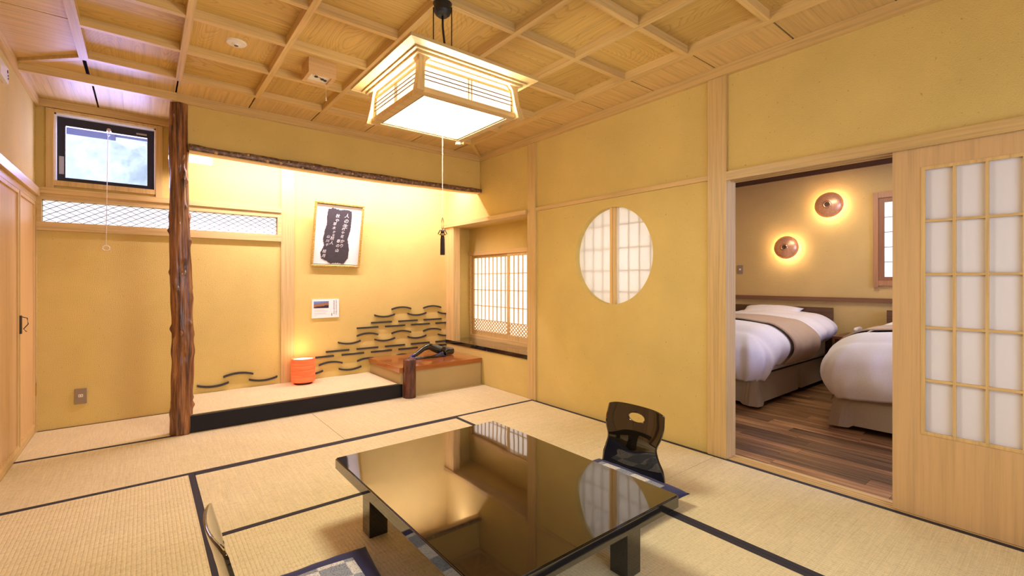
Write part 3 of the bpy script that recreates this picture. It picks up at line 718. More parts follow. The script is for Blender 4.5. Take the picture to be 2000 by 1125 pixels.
# ------------------------------------------------------------ orange washi lantern
ln = empty('paper_lantern', (1.237, 4.845, .134), 'round orange washi paper lantern glowing on the alcove floor', 'lantern')
bm = bmesh.new(); lathe(bm, (1.237, 4.845, .136+.0), [(.0005, 0), (.080, 0), (.084, .008), (.080, .022), (.0005, .022)], 40); fromb('base', bm, BLACK, ln, smooth=False)
bm = bmesh.new(); prof = []
for i in range(28): prof.append((.108+(.0016 if i % 2 else 0), .022+.226*i/27))
prof += [(.104, .250), (.100, .244)] + [(.100, .03)]
lathe(bm, (1.237, 4.845, .136), prof, 48, cap=False); fromb('washi_shade', bm, WASHI, ln, smooth=True)
bm = bmesh.new(); lathe(bm, (1.237, 4.845, .136), [(.0005, .23), (.100, .23), (.100, .236), (.0005, .240)], 40); fromb('inner_glow', bm, plain('lantern_inner', (1, .9, .75), .8, emit=(1, .86, .66), es=1.6), ln)
point('lantern_light', (1.237, 4.845, .48), 1.6, (1, .55, .28), .06)

# ------------------------------------------------------------ art glass
def skinned(name, nodes, edges, mat, parent=None, levels=2):
    me = bpy.data.meshes.new(name); me.from_pydata([n[:3] for n in nodes], edges, []); me.update()
    o = bpy.data.objects.new('tmp', me); COL.objects.link(o)
    sk = o.modifiers.new('s', 'SKIN'); sk.use_smooth_shade = True
    for i, n_ in enumerate(nodes): me.skin_vertices[0].data[i].radius = (n_[3], n_[4] if len(n_) > 4 else n_[3])
    me.skin_vertices[0].data[0].use_root = True
    sb = o.modifiers.new('u', 'SUBSURF'); sb.levels = levels; sb.render_levels = levels
    bpy.context.view_layer.update()
    m2 = bpy.data.meshes.new_from_object(o.evaluated_get(bpy.context.evaluated_depsgraph_get())); bpy.data.objects.remove(o)
    m2.name = name; m2.materials.clear()
    return finish(name, m2, mat, parent, smooth=True)
gl = skinned('glass_sculpture', [(2.23, 4.58, .306, .014), (2.34, 4.59, .345, .026), (2.43, 4.60, .398, .030), (2.50, 4.60, .415, .040), (2.59, 4.60, .378, .052), (2.69, 4.60, .345, .050), (2.78, 4.60, .337, .047), (2.82, 4.60, .330, .036),
    (2.38, 4.53, .308, .013), (2.50, 4.51, .312, .018), (2.62, 4.53, .322, .028)], [(0,1),(1,2),(2,3),(3,4),(4,5),(5,6),(6,7),(0,8),(8,9),(9,10),(10,5)], ARTG)
tag(gl, 'dark blue and green blown glass sculpture lying on the wooden chest', 'sculpture')

# ------------------------------------------------------------ shoin shelf and shoji window (window 2)
sb = tag(box('black_shelf', RW-.004, 3.372, 3.42, BW-.002, .377, .420, lacquer('shelf_lacquer', (.012, .009, .008), .05), bev=.002), 'black lacquered shelf board below the lattice shoji window', 'shelf')
w2_ = st(boxes('window_2', [(3.285, 3.37, 3.42, BW-.002, .420, .462), (3.275, 3.37, 3.42, BW-.002, 1.468, 1.515), (3.285, 3.37, BW-.03, BW-.002, .462, 1.468)], WY))
def sash(y0, y1, xf):
    s = boxes('shoji_sash', [(xf, xf+.022, y0, y0+.034, .462, 1.468), (xf, xf+.022, y1-.034, y1, .462, 1.468), (xf, xf+.022, y0+.034, y1-.034, .462, .520), (xf, xf+.022, y0+.034, y1-.034, 1.435, 1.468)], WZ, w2_)
    n = 9
    ya, yb = y0+.034, y1-.034
    for k in range(1, n): 
        y = ya+(yb-ya)*k/n; box('lattice_bar', xf+.006, xf+.018, y-.0040, y+.0040, .66, 1.435, WZ, s)
    for z in (.66, .836, 1.035, 1.236): box('lattice_bar', xf+.004, xf+.016, ya, yb, z-.004, z+.004, WY, s)
    bm = bmesh.new()
    import itertools
    d = .052
    m_ = int((yb-ya+.2)/d)+6
    def dg(a0, b0, a1, b1, x):
        lo, hi = 0., 1.
        for p, dd, a, b in ((a0, a1-a0, ya, yb), (b0, b1-b0, .52, .656)):
            if abs(dd) < 1e-9: continue
            t0, t1 = sorted(((a-p)/dd, (b-p)/dd)); lo, hi = max(lo, t0), min(hi, t1)
        if hi-lo < .02: return
        p = Vector((x, a0+(a1-a0)*lo, b0+(b1-b0)*lo)); q = Vector((x, a0+(a1-a0)*hi, b0+(b1-b0)*hi)); dv = (q-p).normalized(); nn = Vector((0, -dv.z, dv.y))*.0056
        v = [bm.verts.new(c_+Vector((xx, 0, 0))) for xx in (0, .004) for c_ in (p-nn, p+nn, q+nn, q-nn)]
        for f in ((0,1,2,3),(7,6,5,4),(0,1,5,4),(1,2,6,5),(2,3,7,6),(3,0,4,7)): bm.faces.new([v[i] for i in f])
    for k in range(-5, m_):
        y = ya+k*.056
        dg(y, .52, y+.170, .656, xf+.006); dg(y, .656, y+.170, .52, xf+.011)
    q = fromb('diamond_lattice', bm, WZ, s); q['kind'] = 'stuff'
    box('shoji_paper', xf+.018, xf+.0195, ya, yb, .52, 1.435, LITP, s)
sash(4.165, BW-.03, 3.316); sash(3.42, 4.20, 3.292)
# small white tray item at the right end of the shelf
bm = bmesh.new(); rr = [(.0005, 0), (.05, 0), (.062, .012), (.064, .02), (.058, .018), (.04, .010), (.0005, .010)]
lathe(bm, (3.08, 3.50, .4205), rr, 28); tag(fromb('small_dish', bm, plain('porcelain', (.8, .76, .68), .2), smooth=True), 'small white dish at the right end of the black shelf', 'dish')

# ------------------------------------------------------------ round window (window 3)
w3 = empty('window_3', (RW+.05, CY, CZ-CR)); st(w3)
for y0, y1 in ((CY-.45, CY-.0), (CY+.0, CY+.45)):
    xo = .004 if y0 < CY-.2 else 0
    box('round_window_paper', RW+.060+xo, RW+.0612+xo, y0, y1, CZ-.44, CZ+.44, ROUNDP, w3)
boxes('centre_stile', [(RW+.028, RW+.059, CY-.022, CY-.001, CZ-.42, CZ+.42), (RW+.022, RW+.059, CY+.001, CY+.024, CZ-.42, CZ+.42)], wood('stile_wood', (.86, .58, .24), 'z'), w3)
for y0, y1 in ((CY-.43, CY-.03), (CY+.03, CY+.43)):
    for k in range(5):
        y = y0+(y1-y0)*k/4; box('lattice_bar', RW+.070, RW+.079, y-.005, y+.005, CZ-.43, CZ+.43, WZ, w3)
    for z in (CZ+.25, CZ+.06, CZ-.12, CZ-.29): box('lattice_bar', RW+.070, RW+.079, y0, y1, z-.004, z+.004, WY, w3)
boxes('backlight_box', [(RW+.1, 3.36, 1.90, 1.92, .85, 1.85), (RW+.1, 3.36, 2.90, 2.92, .85, 1.85), (RW+.1, 3.36, 1.9, 2.92, .84, .86), (RW+.1, 3.36, 1.9, 2.92, 1.84, 1.86), (3.35, 3.36, 1.9, 2.92, .85, 1.85)], WHITE, w3)  # unseen white box added behind the paper to enclose the backlight

# ------------------------------------------------------------ sliding shoji door (door 1)
dx0, dx1 = RW+.010, RW+.042
py0, py1, pz0, pz1 = -.172, .497, .412, 1.694
d1 = st(boxes('door_1', [(dx0, dx1, py1, .612, .004, 1.812), (dx0, dx1, -.33, py0, .004, 1.812), (dx0, dx1, py0, py1, .004, pz0), (dx0, dx1, py0, py1, pz1, 1.812)], DOORW))
boxes('inner_rim', [(dx0-.003, dx0+.01, py1-.010, py1+.006, pz0-.006, pz1+.006), (dx0-.003, dx0+.01, py0-.006, py0+.010, pz0-.006, pz1+.006), (dx0-.003, dx0+.01, py0+.01, py1-.01, pz0-.006, pz0+.009), (dx0-.003, dx0+.01, py0+.01, py1-.01, pz1-.009, pz1+.006)], WZ, d1)
box('shoji_paper', dx0+.020, dx0+.022, py0, py1, pz0, pz1, SHOJIP, d1)
for y in (.385, .278, .165, .055, -.06): box('muntin', dx0, dx0+.020, y-.0055, y+.0055, pz0, pz1, WZ, d1)
for k in range(1, 5):
    z = pz0+(pz1-pz0)*k/5; box('muntin', dx0+.001, dx0+.019, py0, py1, z-.0055, z+.0055, WY, d1)
# second leaf parked behind it
d8 = st(box('door_8', RW+.068, RW+.096, -.33, .56, .004, 1.81, DOORW))

# ------------------------------------------------------------ pendant lamp
LX, LY, Z0 = 1.155, 1.99, 1.937
lp = empty('pendant_lamp', (LX, LY, Z0), 'large square wood and paper pendant lamp hanging above the low table', 'lamp')
h = .262
def frame4(bm, h0, h1, z0, z1):
    bx(bm, LX-h1, LX+h1, LY-h1, LY-h0, z0, z1); bx(bm, LX-h1, LX+h1, LY+h0, LY+h1, z0, z1); bx(bm, LX-h1, LX-h0, LY-h0, LY+h0, z0, z1); bx(bm, LX+h0, LX+h1, LY-h0, LY+h0, z0, z1)
bm = bmesh.new(); frame4(bm, .226, h, Z0, Z0+.024); fromb('bottom_frame', bm, WX, lp)
bm = bmesh.new(); frame4(bm, .216, .226, Z0+.004, Z0+.016); fromb('bottom_bead', bm, BROWN['x'], lp)
box('bottom_paper', LX-.22, LX+.22, LY-.22, LY+.22, Z0+.008, Z0+.010, LAMPP, lp)
for s_ in (-1, 1):
    box('side_paper', LX-.238, LX+.238, LY+s_*.240, LY+s_*.241, Z0+.024, Z0+.165, LAMPS, lp)
    box('side_paper', LX+s_*.240, LX+s_*.241, LY-.238, LY+.238, Z0+.024, Z0+.165, LAMPS, lp)
for s_ in (-1, 1):
    for z in (.062, .080, .098):
        box('lamp_slat', LX-.245, LX+.245, LY+s_*.248-.0015, LY+s_*.248+.0015, Z0+z-.0016, Z0+z+.0016, BROWN['x'], lp)
        box('lamp_slat', LX+s_*.248-.0015, LX+s_*.248+.0015, LY-.245, LY+.245, Z0+z-.0016, Z0+z+.0016, BROWN['y'], lp)
    for q in (-.008, .008):
        box('lamp_slat', LX+q-.002, LX+q+.002, LY+s_*.246-.002, LY+s_*.246+.002, Z0+.024, Z0+.125, WZ, lp)
        box('lamp_slat', LX+s_*.246-.002, LX+s_*.246+.002, LY+q-.002, LY+q+.002, Z0+.024, Z0+.125, WZ, lp)
    box('upper_rail', LX-.25, LX+.25, LY+s_*.246-.004, LY+s_*.246+.004, Z0+.122, Z0+.130, WX, lp)
    box('upper_rail', LX+s_*.246-.004, LX+s_*.246+.004, LY-.25, LY+.25, Z0+.122, Z0+.130, WY, lp)
for sx in (-1, 1):
    for sy in (-1, 1):
        # flared corner post with curved bracket top
        bm = bmesh.new(); cs = []
        for z, o_, w_ in ((-.004, .286, .036), (.02, .281, .034), (.06, .272, .030), (.10, .266, .028), (.13, .264, .032), (.145, .266, .050), (.152, .268, .060)):
            cs.append([bm.verts.new((LX+sx*(o_-a*w_), LY+sy*(o_-b*w_), Z0+z)) for a, b in ((0, 0), (1, 0), (1, 1), (0, 1))])
        for i in range(len(cs)-1):
            for k in range(4): bm.faces.new((cs[i][k], cs[i][(k+1) % 4], cs[i+1][(k+1) % 4], cs[i+1][k]))
        bm.faces.new(cs[0]); bm.faces.new(cs[-1]); fromb('corner_post', bm, WZ, lp)
bm = bmesh.new(); frame4(bm, .235, .280, Z0+.150, Z0+.160); frame4(bm, .25, .296, Z0+.160, Z0+.166); fromb('eave_moulding', bm, WX, lp)
bm = bmesh.new()
lo, hi_ = .300, .338
for (a, z) in (((lo, Z0+.166), (hi_, Z0+.174)),): pass
vo = [bm.verts.new((LX+sx*.29, LY+sy*.29, Z0+.166)) for sx, sy in ((-1,-1),(1,-1),(1,1),(-1,1))]
v1 = [bm.verts.new((LX+sx*.336, LY+sy*.336, Z0+.176)) for sx, sy in ((-1,-1),(1,-1),(1,1),(-1,1))]
v2 = [bm.verts.new((LX+sx*.336, LY+sy*.336, Z0+.190)) for sx, sy in ((-1,-1),(1,-1),(1,1),(-1,1))]
v3 = [bm.verts.new((LX+sx*.28, LY+sy*.28, Z0+.190)) for sx, sy in ((-1,-1),(1,-1),(1,1),(-1,1))]
for A, B_ in ((vo, v1), (v1, v2), (v2, v3), (v3, vo)):
    for k in range(4): bm.faces.new((A[k], A[(k+1) % 4], B_[(k+1) % 4], B_[k]))
fromb('eave', bm, WX, lp)
box('top_paper', LX-.28, LX+.28, LY-.28, LY+.28, Z0+.176, Z0+.178, plain('lamp_top_paper', (.9, .85, .75), .9, emit=(1, .92, .78), es=1.2), lp)
bm = bmesh.new(); lathe(bm, (LX, LY, 2.517), [(.0005, -.062), (.024, -.062), (.036, -.052), (.042, -.040), (.042, -.002), (.047, .0), (.0005, 0)], 28); fromb('ceiling_cup', bm, BLACK, lp, smooth=False)
# wires run in the plane of the view-parallel diagonal of the cup
ux, uy = math.cos(-.67563), math.sin(-.67563)
for s_, zz in ((-1, Z0+.19), (1, Z0+.19)):
    bm = bmesh.new(); px_, py_ = LX+s_*.045*ux, LY+s_*.045*uy
    tube(bm, [(px_, py_, 2.50), (px_, py_, zz+.035)], .0028, 6)
    for q in range(3):
        pts = [(px_+(.006*math.sin(a) if q % 2 else 0), py_+(0 if q % 2 else .006*math.sin(a)), zz+.030-.012*q+.009*math.cos(a)) for a in [2*PI*k/12 for k in range(13)]]
        tube(bm, pts, .0016, 5)
    bx(bm, px_-.004, px_+.004, py_-.004, py_+.004, zz-.014, zz+.002)
    fromb('suspension_chain', bm, BLACK, lp)
bm = bmesh.new(); tube(bm, [(LX, LY, 2.46), (LX+.002*ux, LY, 2.40), (LX+.012*ux, LY+.012*uy, 2.30), (LX+.02*ux, LY+.02*uy, 2.2), (LX+.022*ux, LY+.022*uy, Z0+.178)], .0055, 8); fromb('power_cord', bm, BLACK, lp, smooth=True)
boxes('top_crossbar', [(LX-.28, LX+.28, LY-.02, LY+.02, Z0+.166, Z0+.178)], WX, lp)
bm = bmesh.new(); tube(bm, [(LX, LY, Z0+.008), (LX, LY, 1.455)], .0014, 6); fromb('pull_cord', bm, plain('cord_white', (.7, .62, .5), .7), lp)
TAS = plain('tassel_brown', (.05, .022, .018), .8)
bm = bmesh.new()
tube(bm, [(LX, LY, 1.462), (LX-.004*ux, LY-.004*uy, 1.445), (LX-.005*ux, LY, 1.41), (LX, LY, 1.402)], .0016, 6)
tube(bm, [(LX, LY, 1.462), (LX+.005*ux, LY+.004*uy, 1.445), (LX+.005*ux, LY, 1.41), (LX, LY, 1.402)], .0016, 6)
for q in (-1, 1): tube(bm, [(LX, LY, 1.398), (LX+q*.012*ux, LY+q*.012*uy, 1.400), (LX+q*.022*ux, LY+q*.022*uy, 1.380), (LX+q*.014*ux, LY+q*.014*uy, 1.376), (LX, LY, 1.392)], .0024, 6)
bmesh.ops.create_uvsphere(bm, u_segments=10, v_segments=8, radius=.010, matrix=Matrix.Translation((LX, LY, 1.392)))
for k in range(44):
    a = 2*PI*k/44; r = .009*(.55+.45*(k % 3)/2)
    tube(bm, [(LX+r*.6*math.cos(a), LY+r*.6*math.sin(a), 1.378), (LX+r*math.cos(a), LY+r*math.sin(a), 1.355), (LX+r*1.15*math.cos(a), LY+r*1.15*math.sin(a), 1.277+.003*(k % 2))], .0017, 5)
fromb('tassel', bm, TAS, lp)
bm = bmesh.new(); lathe(bm, (LX, LY, 1.372), [(.010, 0), (.0108, .004), (.010, .008)], 14, cap=True); fromb('tassel_ring', bm, BRASS, lp)
bm = bmesh.new(); lathe(bm, (LX+.245, LY+.245, Z0), [(.0005, -.013), (.014, -.013), (.016, -.006), (.016, 0), (.0005, 0)], 18); fromb('night_switch', bm, OFFWHITE, lp)

LC = (1, .95, .80)
area('pendant_light_down', (LX, LY, Z0+.006), (0, 0, 0), .43, .43, 27, LC)
for k in range(4):
    a = k*PI/2
    area('pendant_light_side', (LX+.253*math.sin(a), LY-.253*math.cos(a), Z0+.085), (-PI/2, 0, a), .46, .12, 5.5, LC)
# smoke detector & wooden-boxed emergency lamp on the ceiling
bm = bmesh.new(); lathe(bm, (.433, 3.163, ZP), [(.0005, -.020), (.012, -.020), (.016, -.014), (.020, -.014), (.024, -.010), (.050, -.008), (.056, 0), (.0005, 0)], 36)
sd = tag(fromb('smoke_detector', bm, OFFWHITE, smooth=False), 'round white smoke detector on a ceiling board at the upper left', 'detector')
bm = bmesh.new(); lathe(bm, (.433, 3.163, ZP), [(.0005, -.0225), (.010, -.0225), (.012, -.0195), (.0005, -.0195)], 16); fromb('sensor_core', bm, plain('sensor_grey', (.12, .1, .09), .4), sd)
em = empty('emergency_lamp', (.902, 3.153, 2.47), 'small wooden boxed emergency lamp with a pull string on the ceiling', 'lamp')
ex0, ex1, ey0, ey1 = .817, .987, 3.070, 3.240
boxes('wooden_box', [(ex0, ex1, ey0, ey0+.022, 2.47, ZP), (ex0, ex1, ey1-.022, ey1, 2.47, ZP), (ex0, ex0+.022, ey0+.022, ey1-.022, 2.47, ZP), (ex1-.022, ex1, ey0+.022, ey1-.022, 2.47, ZP)], wood('box_wood', (.72, .45, .20), 'x'), em)
box('reflector_plate', ex0+.02, ex1-.02, ey0+.02, ey1-.02, 2.482, 2.488, OFFWHITE, em)
for x, y, m_ in ((.880, 3.14, INK), (.902, 3.152, CHROME), (.925, 3.160, INK), (.862, 3.12, CHROME), (.945, 3.17, INK)):
    bm = bmesh.new(); lathe(bm, (x, y, 2.482), [(.0005, -.007), (.009, -.006), (.012, 0), (.0005, 0)], 12); fromb('bulb', bm, m_, em)
bm = bmesh.new(); tube(bm, [(.965, 3.215, 2.482), (.966, 3.216, 2.395)], .0012, 5); lathe(bm, (.966, 3.216, 2.365), [(.0005, 0), (.006, .002), (.005, .012), (.0015, .030), (.0005, .032)], 10); fromb('pull_string', bm, OFFWHITE, em)

# ------------------------------------------------------------ low table
tx0, tx1, ty0, ty1, tz = .700, 1.618, .985, 2.195, .322
tt = empty('low_table', ((tx0+tx1)/2, (ty0+ty1)/2, 0), 'large low black lacquered table with mirror-like top in the middle of the room', 'table')
bm = bmesh.new(); bx(bm, tx0, tx1, ty0, ty1, tz-.052, tz); bmesh.ops.bevel(bm, geom=bm.edges[:], offset=.005, segments=3, affect='EDGES')
fromb('tabletop', bm, LAC, tt, smooth=False)
boxes('apron', [(tx0+.10, tx1-.10, ty0+.10, ty0+.125, tz-.085, tz-.052), (tx0+.10, tx1-.10, ty1-.125, ty1-.10, tz-.085, tz-.052), (tx0+.10, tx0+.125, ty0+.1, ty1-.1, tz-.085, tz-.052), (tx1-.125, tx1-.1, ty0+.1, ty1-.1, tz-.085, tz-.052)], LAC, tt)
for lx in (tx0+.086, tx1-.086-.085):
    for ly in (ty0+.115, ty1-.118-.084): box('leg', lx, lx+.085, ly, ly+.084, .001, tz-.052, LAC, tt, bev=.003)

# ------------------------------------------------------------ legless chairs and cushions
# chair shell with an exact oval hand hole cut by boolean
def make_chair2():
    e, _ = None, None
    e = empty('floor_chair', (0, 0, 0))
    prof = [(.22, .012), (.08, .010), (-.08, .012), (-.175, .018), (-.235, .040), (-.256, .085), (-.264, .14), (-.267, .19), (-.271, .245), (-.280, .30), (-.292, .35), (-.306, .405), (-.313, .436)]
    wid = [.195, .205, .208, .210, .211, .209, .200, .178, .163, .183, .192, .187, .183]
    def cr(a, b, c, d, f): return .5*((2*b)+(-a+c)*f+(2*a-5*b+4*c-d)*f*f+(-a+3*b-3*c+d)*f**3)
    def samp(t):
        k = max(0, min(int(t), len(prof)-2)); f = t-k; g_ = lambda arr, j: arr[max(0, min(len(arr)-1, j))]
        return (cr(g_(prof, k-1)[0], prof[k][0], prof[k+1][0], g_(prof, k+2)[0], f), cr(g_(prof, k-1)[1], prof[k][1], prof[k+1][1], g_(prof, k+2)[1], f), cr(g_(wid, k-1), wid[k], wid[k+1], g_(wid, k+2), f))
    bm = bmesh.new(); n, mm = 66, 36; top, bot = [], []
    T = [i/n*(len(prof)-1) for i in range(n+1)]
    for i, t in enumerate(T):
        x, z, w = samp(t); xa, za, _ = samp(max(0, t-.05)); xb, zb, _ = samp(min(len(prof)-1, t+.05)); d = Vector((xb-xa, 0, zb-za)).normalized(); nr_ = Vector((d.z, 0, -d.x))
        if nr_.x < 0 and z > .1: nr_ = -nr_
        if z <= .1 and nr_.z < 0: nr_ = -nr_
        endk = max(0, (i-(n-4))/4); w_ = w*(1-.05*endk*endk)
        r1, r2 = [], []
        for j in range(mm+1):
            v = -1+2*j/mm; cur = .026*v*v*max(0, min(1, (z-.05)/.15)); zd = .012*(abs(v)**6)*(endk)
            p = Vector((x+cur, v*w_, z-zd)); r1.append(bm.verts.new(p+nr_*.0045)); r2.append(bm.verts.new(p-nr_*.0045))
        top.append(r1); bot.append(r2)
    for i in range(n):
        for j in range(mm):
            bm.faces.new((top[i][j], top[i][j+1], top[i+1][j+1], top[i+1][j])); bm.faces.new((bot[i][j+1], bot[i][j], bot[i+1][j], bot[i+1][j+1]))
        bm.faces.new((top[i][0], top[i+1][0], bot[i+1][0], bot[i][0])); bm.faces.new((top[i+1][mm], top[i][mm], bot[i][mm], bot[i+1][mm]))
    for j in range(mm):
        bm.faces.new((top[0][j+1], top[0][j], bot[0][j], bot[0][j+1])); bm.faces.new((top[n][j], top[n][j+1], bot[n][j+1], bot[n][j]))
    bmesh.ops.recalc_face_normals(bm, faces=bm.faces)
    me = bpy.data.meshes.new('shell'); bm.to_mesh(me); bm.free()
    o = bpy.data.objects.new('tmp', me); COL.objects.link(o)
    bm = bmesh.new(); ring = []
    for x in (-.5, .1): ring.append([bm.verts.new((x, .055*math.cos(2*PI*k/40), .372+.024*math.sin(2*PI*k/40))) for k in range(40)])
    for k in range(40): bm.faces.new((ring[0][k], ring[0][(k+1) % 40], ring[1][(k+1) % 40], ring[1][k]))
    bm.faces.new(ring[0]); bm.faces.new(ring[1]); bmesh.ops.recalc_face_normals(bm, faces=bm.faces)
    mc = bpy.data.meshes.new('cut'); bm.to_mesh(mc); bm.free(); oc = bpy.data.objects.new('cut', mc); COL.objects.link(oc)
    bo = o.modifiers.new('b', 'BOOLEAN'); bo.operation = 'DIFFERENCE'; bo.object = oc; bo.solver = 'EXACT'
    bpy.context.view_layer.update(); m2 = bpy.data.meshes.new_from_object(o.evaluated_get(bpy.context.evaluated_depsgraph_get()))
    bpy.data.objects.remove(o); bpy.data.objects.remove(oc)
    # split into seat and backrest parts
    def part(name, keep):
        b2 = bmesh.new(); b2.from_mesh(m2)
        bmesh.ops.delete(b2, geom=[f for f in b2.faces if not keep(f.calc_center_median())], context='FACES')
        me2 = bpy.data.meshes.new(name); b2.to_mesh(me2); b2.free(); me2.materials.append(LAC)
        for p in me2.polygons: p.use_smooth = p.area > 0 and abs(p.normal.y) < .7
        q = bpy.data.objects.new(name, me2); COL.objects.link(q); q.parent = e; WL[q.name] = Vector((0, 0, 0))
    part('seat', lambda c_: c_.z < .05 and c_.x > -.23); part('backrest', lambda c_: not (c_.z < .05 and c_.x > -.23))
    return e
c1 = make_chair2(); c1.location = (.455, 1.60, .003)
tag(c1, 'black lacquered legless chair at the near left side of the table, seen edge-on', 'chair', 'legless chairs at the table')
c2 = copy_tree(c1); c2.location = (1.885, 1.592, .003); c2.rotation_euler = (0, 0, PI)
tag(c2, 'black lacquered legless chair with an oval hand hole behind the far side of the table', 'chair', 'legless chairs at the table')

def make_cushion():
    e = empty('floor_cushion', (0, 0, 0))
    n = 34; H_ = .30
    def hgt(u, v):
        k = max(0, (1-abs(u)**2.6))*max(0, (1-abs(v)**2.6)); return .041*(k**.36)
    def pos(u, v, s):
        pinch = 1 - .07*(1-abs(u*v)**1.5)*(max(abs(u), abs(v))**3)
        return (u*H_*pinch, v*H_*pinch, .042 + s*hgt(u, v) + .0022*noise.noise(Vector((u*5, v*5, s))))
    bm = bmesh.new(); A, B2 = [], []
    for i in range(n+1):
        A.append([bm.verts.new(pos(-1+2*i/n, -1+2*j/n, 1)) for j in range(n+1)]); B2.append([bm.verts.new(pos(-1+2*i/n, -1+2*j/n, -1)) for j in range(n+1)])
    for i in range(n):
        for j in range(n):
            bm.faces.new((A[i][j], A[i+1][j], A[i+1][j+1], A[i][j+1])); bm.faces.new((B2[i][j], B2[i][j+1], B2[i+1][j+1], B2[i+1][j]))
    bmesh.ops.remove_doubles(bm, verts=bm.verts, dist=.0030)
    me = bpy.data.meshes.new('cover'); bm.to_mesh(me); bm.free(); me.materials.append(NAVY)
    for p in me.polygons: p.use_smooth = True
    q = bpy.data.objects.new('cover', me); COL.objects.link(q); q.parent = e; WL[q.name] = Vector((0, 0, 0))
    bm = bmesh.new(); m_ = 20; R_ = []
    for i in range(m_+1):
        R_.append([bm.verts.new((lambda p: (p[0], p[1], p[2]+.0014))(pos((-1+2*i/m_)*.74, (-1+2*j/m_)*.70, 1))) for j in range(m_+1)])
    for i in range(m_):
        for j in range(m_): bm.faces.new((R_[i][j], R_[i+1][j], R_[i+1][j+1], R_[i][j+1]))
    me = bpy.data.meshes.new('woven_panel'); bm.to_mesh(me); bm.free(); me.materials.append(PATCH)
    for p in me.polygons: p.use_smooth = True
    q = bpy.data.objects.new('woven_panel', me); COL.objects.link(q); q.parent = e; WL[q.name] = Vector((0, 0, 0)); q['label'] = 'pale woven square on the navy cushion'
    return e
u1 = make_cushion(); u1.location = (.405, 1.570, .012); u1.rotation_euler = (0, 0, math.radians(-2))
tag(u1, 'navy floor cushion with a pale woven square on the near left chair', 'cushion', 'navy cushions on the legless chairs')
u2 = copy_tree(u1); u2.location = (1.872, 1.560, .024); u2.rotation_euler = (0, 0, math.radians(180))
tag(u2, 'navy floor cushion on the far chair, mostly hidden behind the table edge', 'cushion', 'navy cushions on the legless chairs')

# ------------------------------------------------------------ bedroom shell
BX = 6.22
f2 = st(box('floor', XW1+.015, BX+.1, -1.6, 3.27, -.06, -.018, plain('bedroom_subfloor', (.02, .01, .006), .9)))
pw = .114; x = XW1+.018; i = 0
while x < BX:
    x1 = min(x+pw, BX); y = -1.6 - (i*.37) % .9
    while y < 3.6:
        L_ = random.choice((.6, .78, .92, 1.05)); y1 = y+L_
        if y1 > -1.0 and y < 3.0: box('plank', x+.0006, x1-.0006, max(y, -1.6)+.0006, min(y1, 3.18)-.0006, -.018, random.uniform(-.0006, .0006), PLANK, f2, origin=(x, y, 0))
        y = y1
    x += pw; i += 1
st(box('wall_bedroom_back', BX, BX+.1, -1.7, 3.7, -.05, 2.6, WALLB))
st(box('wall_bedroom_left', XW1+.005, BX, 3.18, 3.27, -.05, 2.6, WALLB))
st(boxes('wall_bedroom_right', [(XW1, 3.3, -1.35, -1.25, -.05, 2.6), (5.3, BX, -1.35, -1.25, -.05, 2.6), (3.3, 5.3, -1.35, -1.25, -.05, .8), (3.3, 5.3, -1.35, -1.25, 2.1, 2.6)], WALLB))
st(box('ceiling', XW1+.005, BX+.1, -1.6, 3.27, 2.46, 2.55, plain('bedroom_ceiling', (.30, .19, .09), .8)))
st(box('trim_22', BX-.02, BX, -1.3, 3.18, 2.40, 2.46, BROWN['y']))
st(box('trim_23', BX-.035, BX, .9, 3.18, .912, .958, wood('rail_wood', (.22, .10, .045), 'y', .4, .3)))
sw = tag(box('light_switch', BX-.010, BX, 2.85, 2.925, 1.245, 1.355, GREY, bev=.002), 'small brown switch plate on the bedroom wall above the left bed', 'switch')
box('rocker', BX-.0135, BX-.009, 2.875, 2.900, 1.288, 1.312, OFFWHITE, sw)
w5 = st(boxes('window_5', [(BX-.035, BX+.01, 1.405, 1.45, 1.075, 2.10), (BX-.035, BX+.01, .70, .745, 1.075, 2.10), (BX-.03, BX+.01, .745, 1.405, 2.040, 2.10), (BX-.03, BX+.01, .745, 1.405, 1.095, 1.15)], wood('bedroom_frame', (.42, .20, .09), 'z')))
s5 = boxes('shoji_sash', [(BX-.016, BX+.005, 1.355, 1.405, 1.15, 2.04), (BX-.016, BX+.005, .745, .79, 1.15, 2.04), (BX-.016, BX+.005, .79, 1.355, 1.15, 1.19), (BX-.016, BX+.005, .79, 1.355, 1.99, 2.04)], wood('sash_brown', (.30, .13, .06), 'z'), w5)
box('shoji_paper', BX-.004, BX-.002, .79, 1.355, 1.19, 1.99, BEDWP, s5)
for z in (1.35, 1.51, 1.67, 1.83): box('muntin', BX-.012, BX-.004, .79, 1.355, z-.003, z+.003, BROWN['y'], s5)
for y in (1.235, 1.10, .95): box('muntin', BX-.012, BX-.0045, y-.003, y+.003, 1.19, 1.99, BROWN['z'], s5)

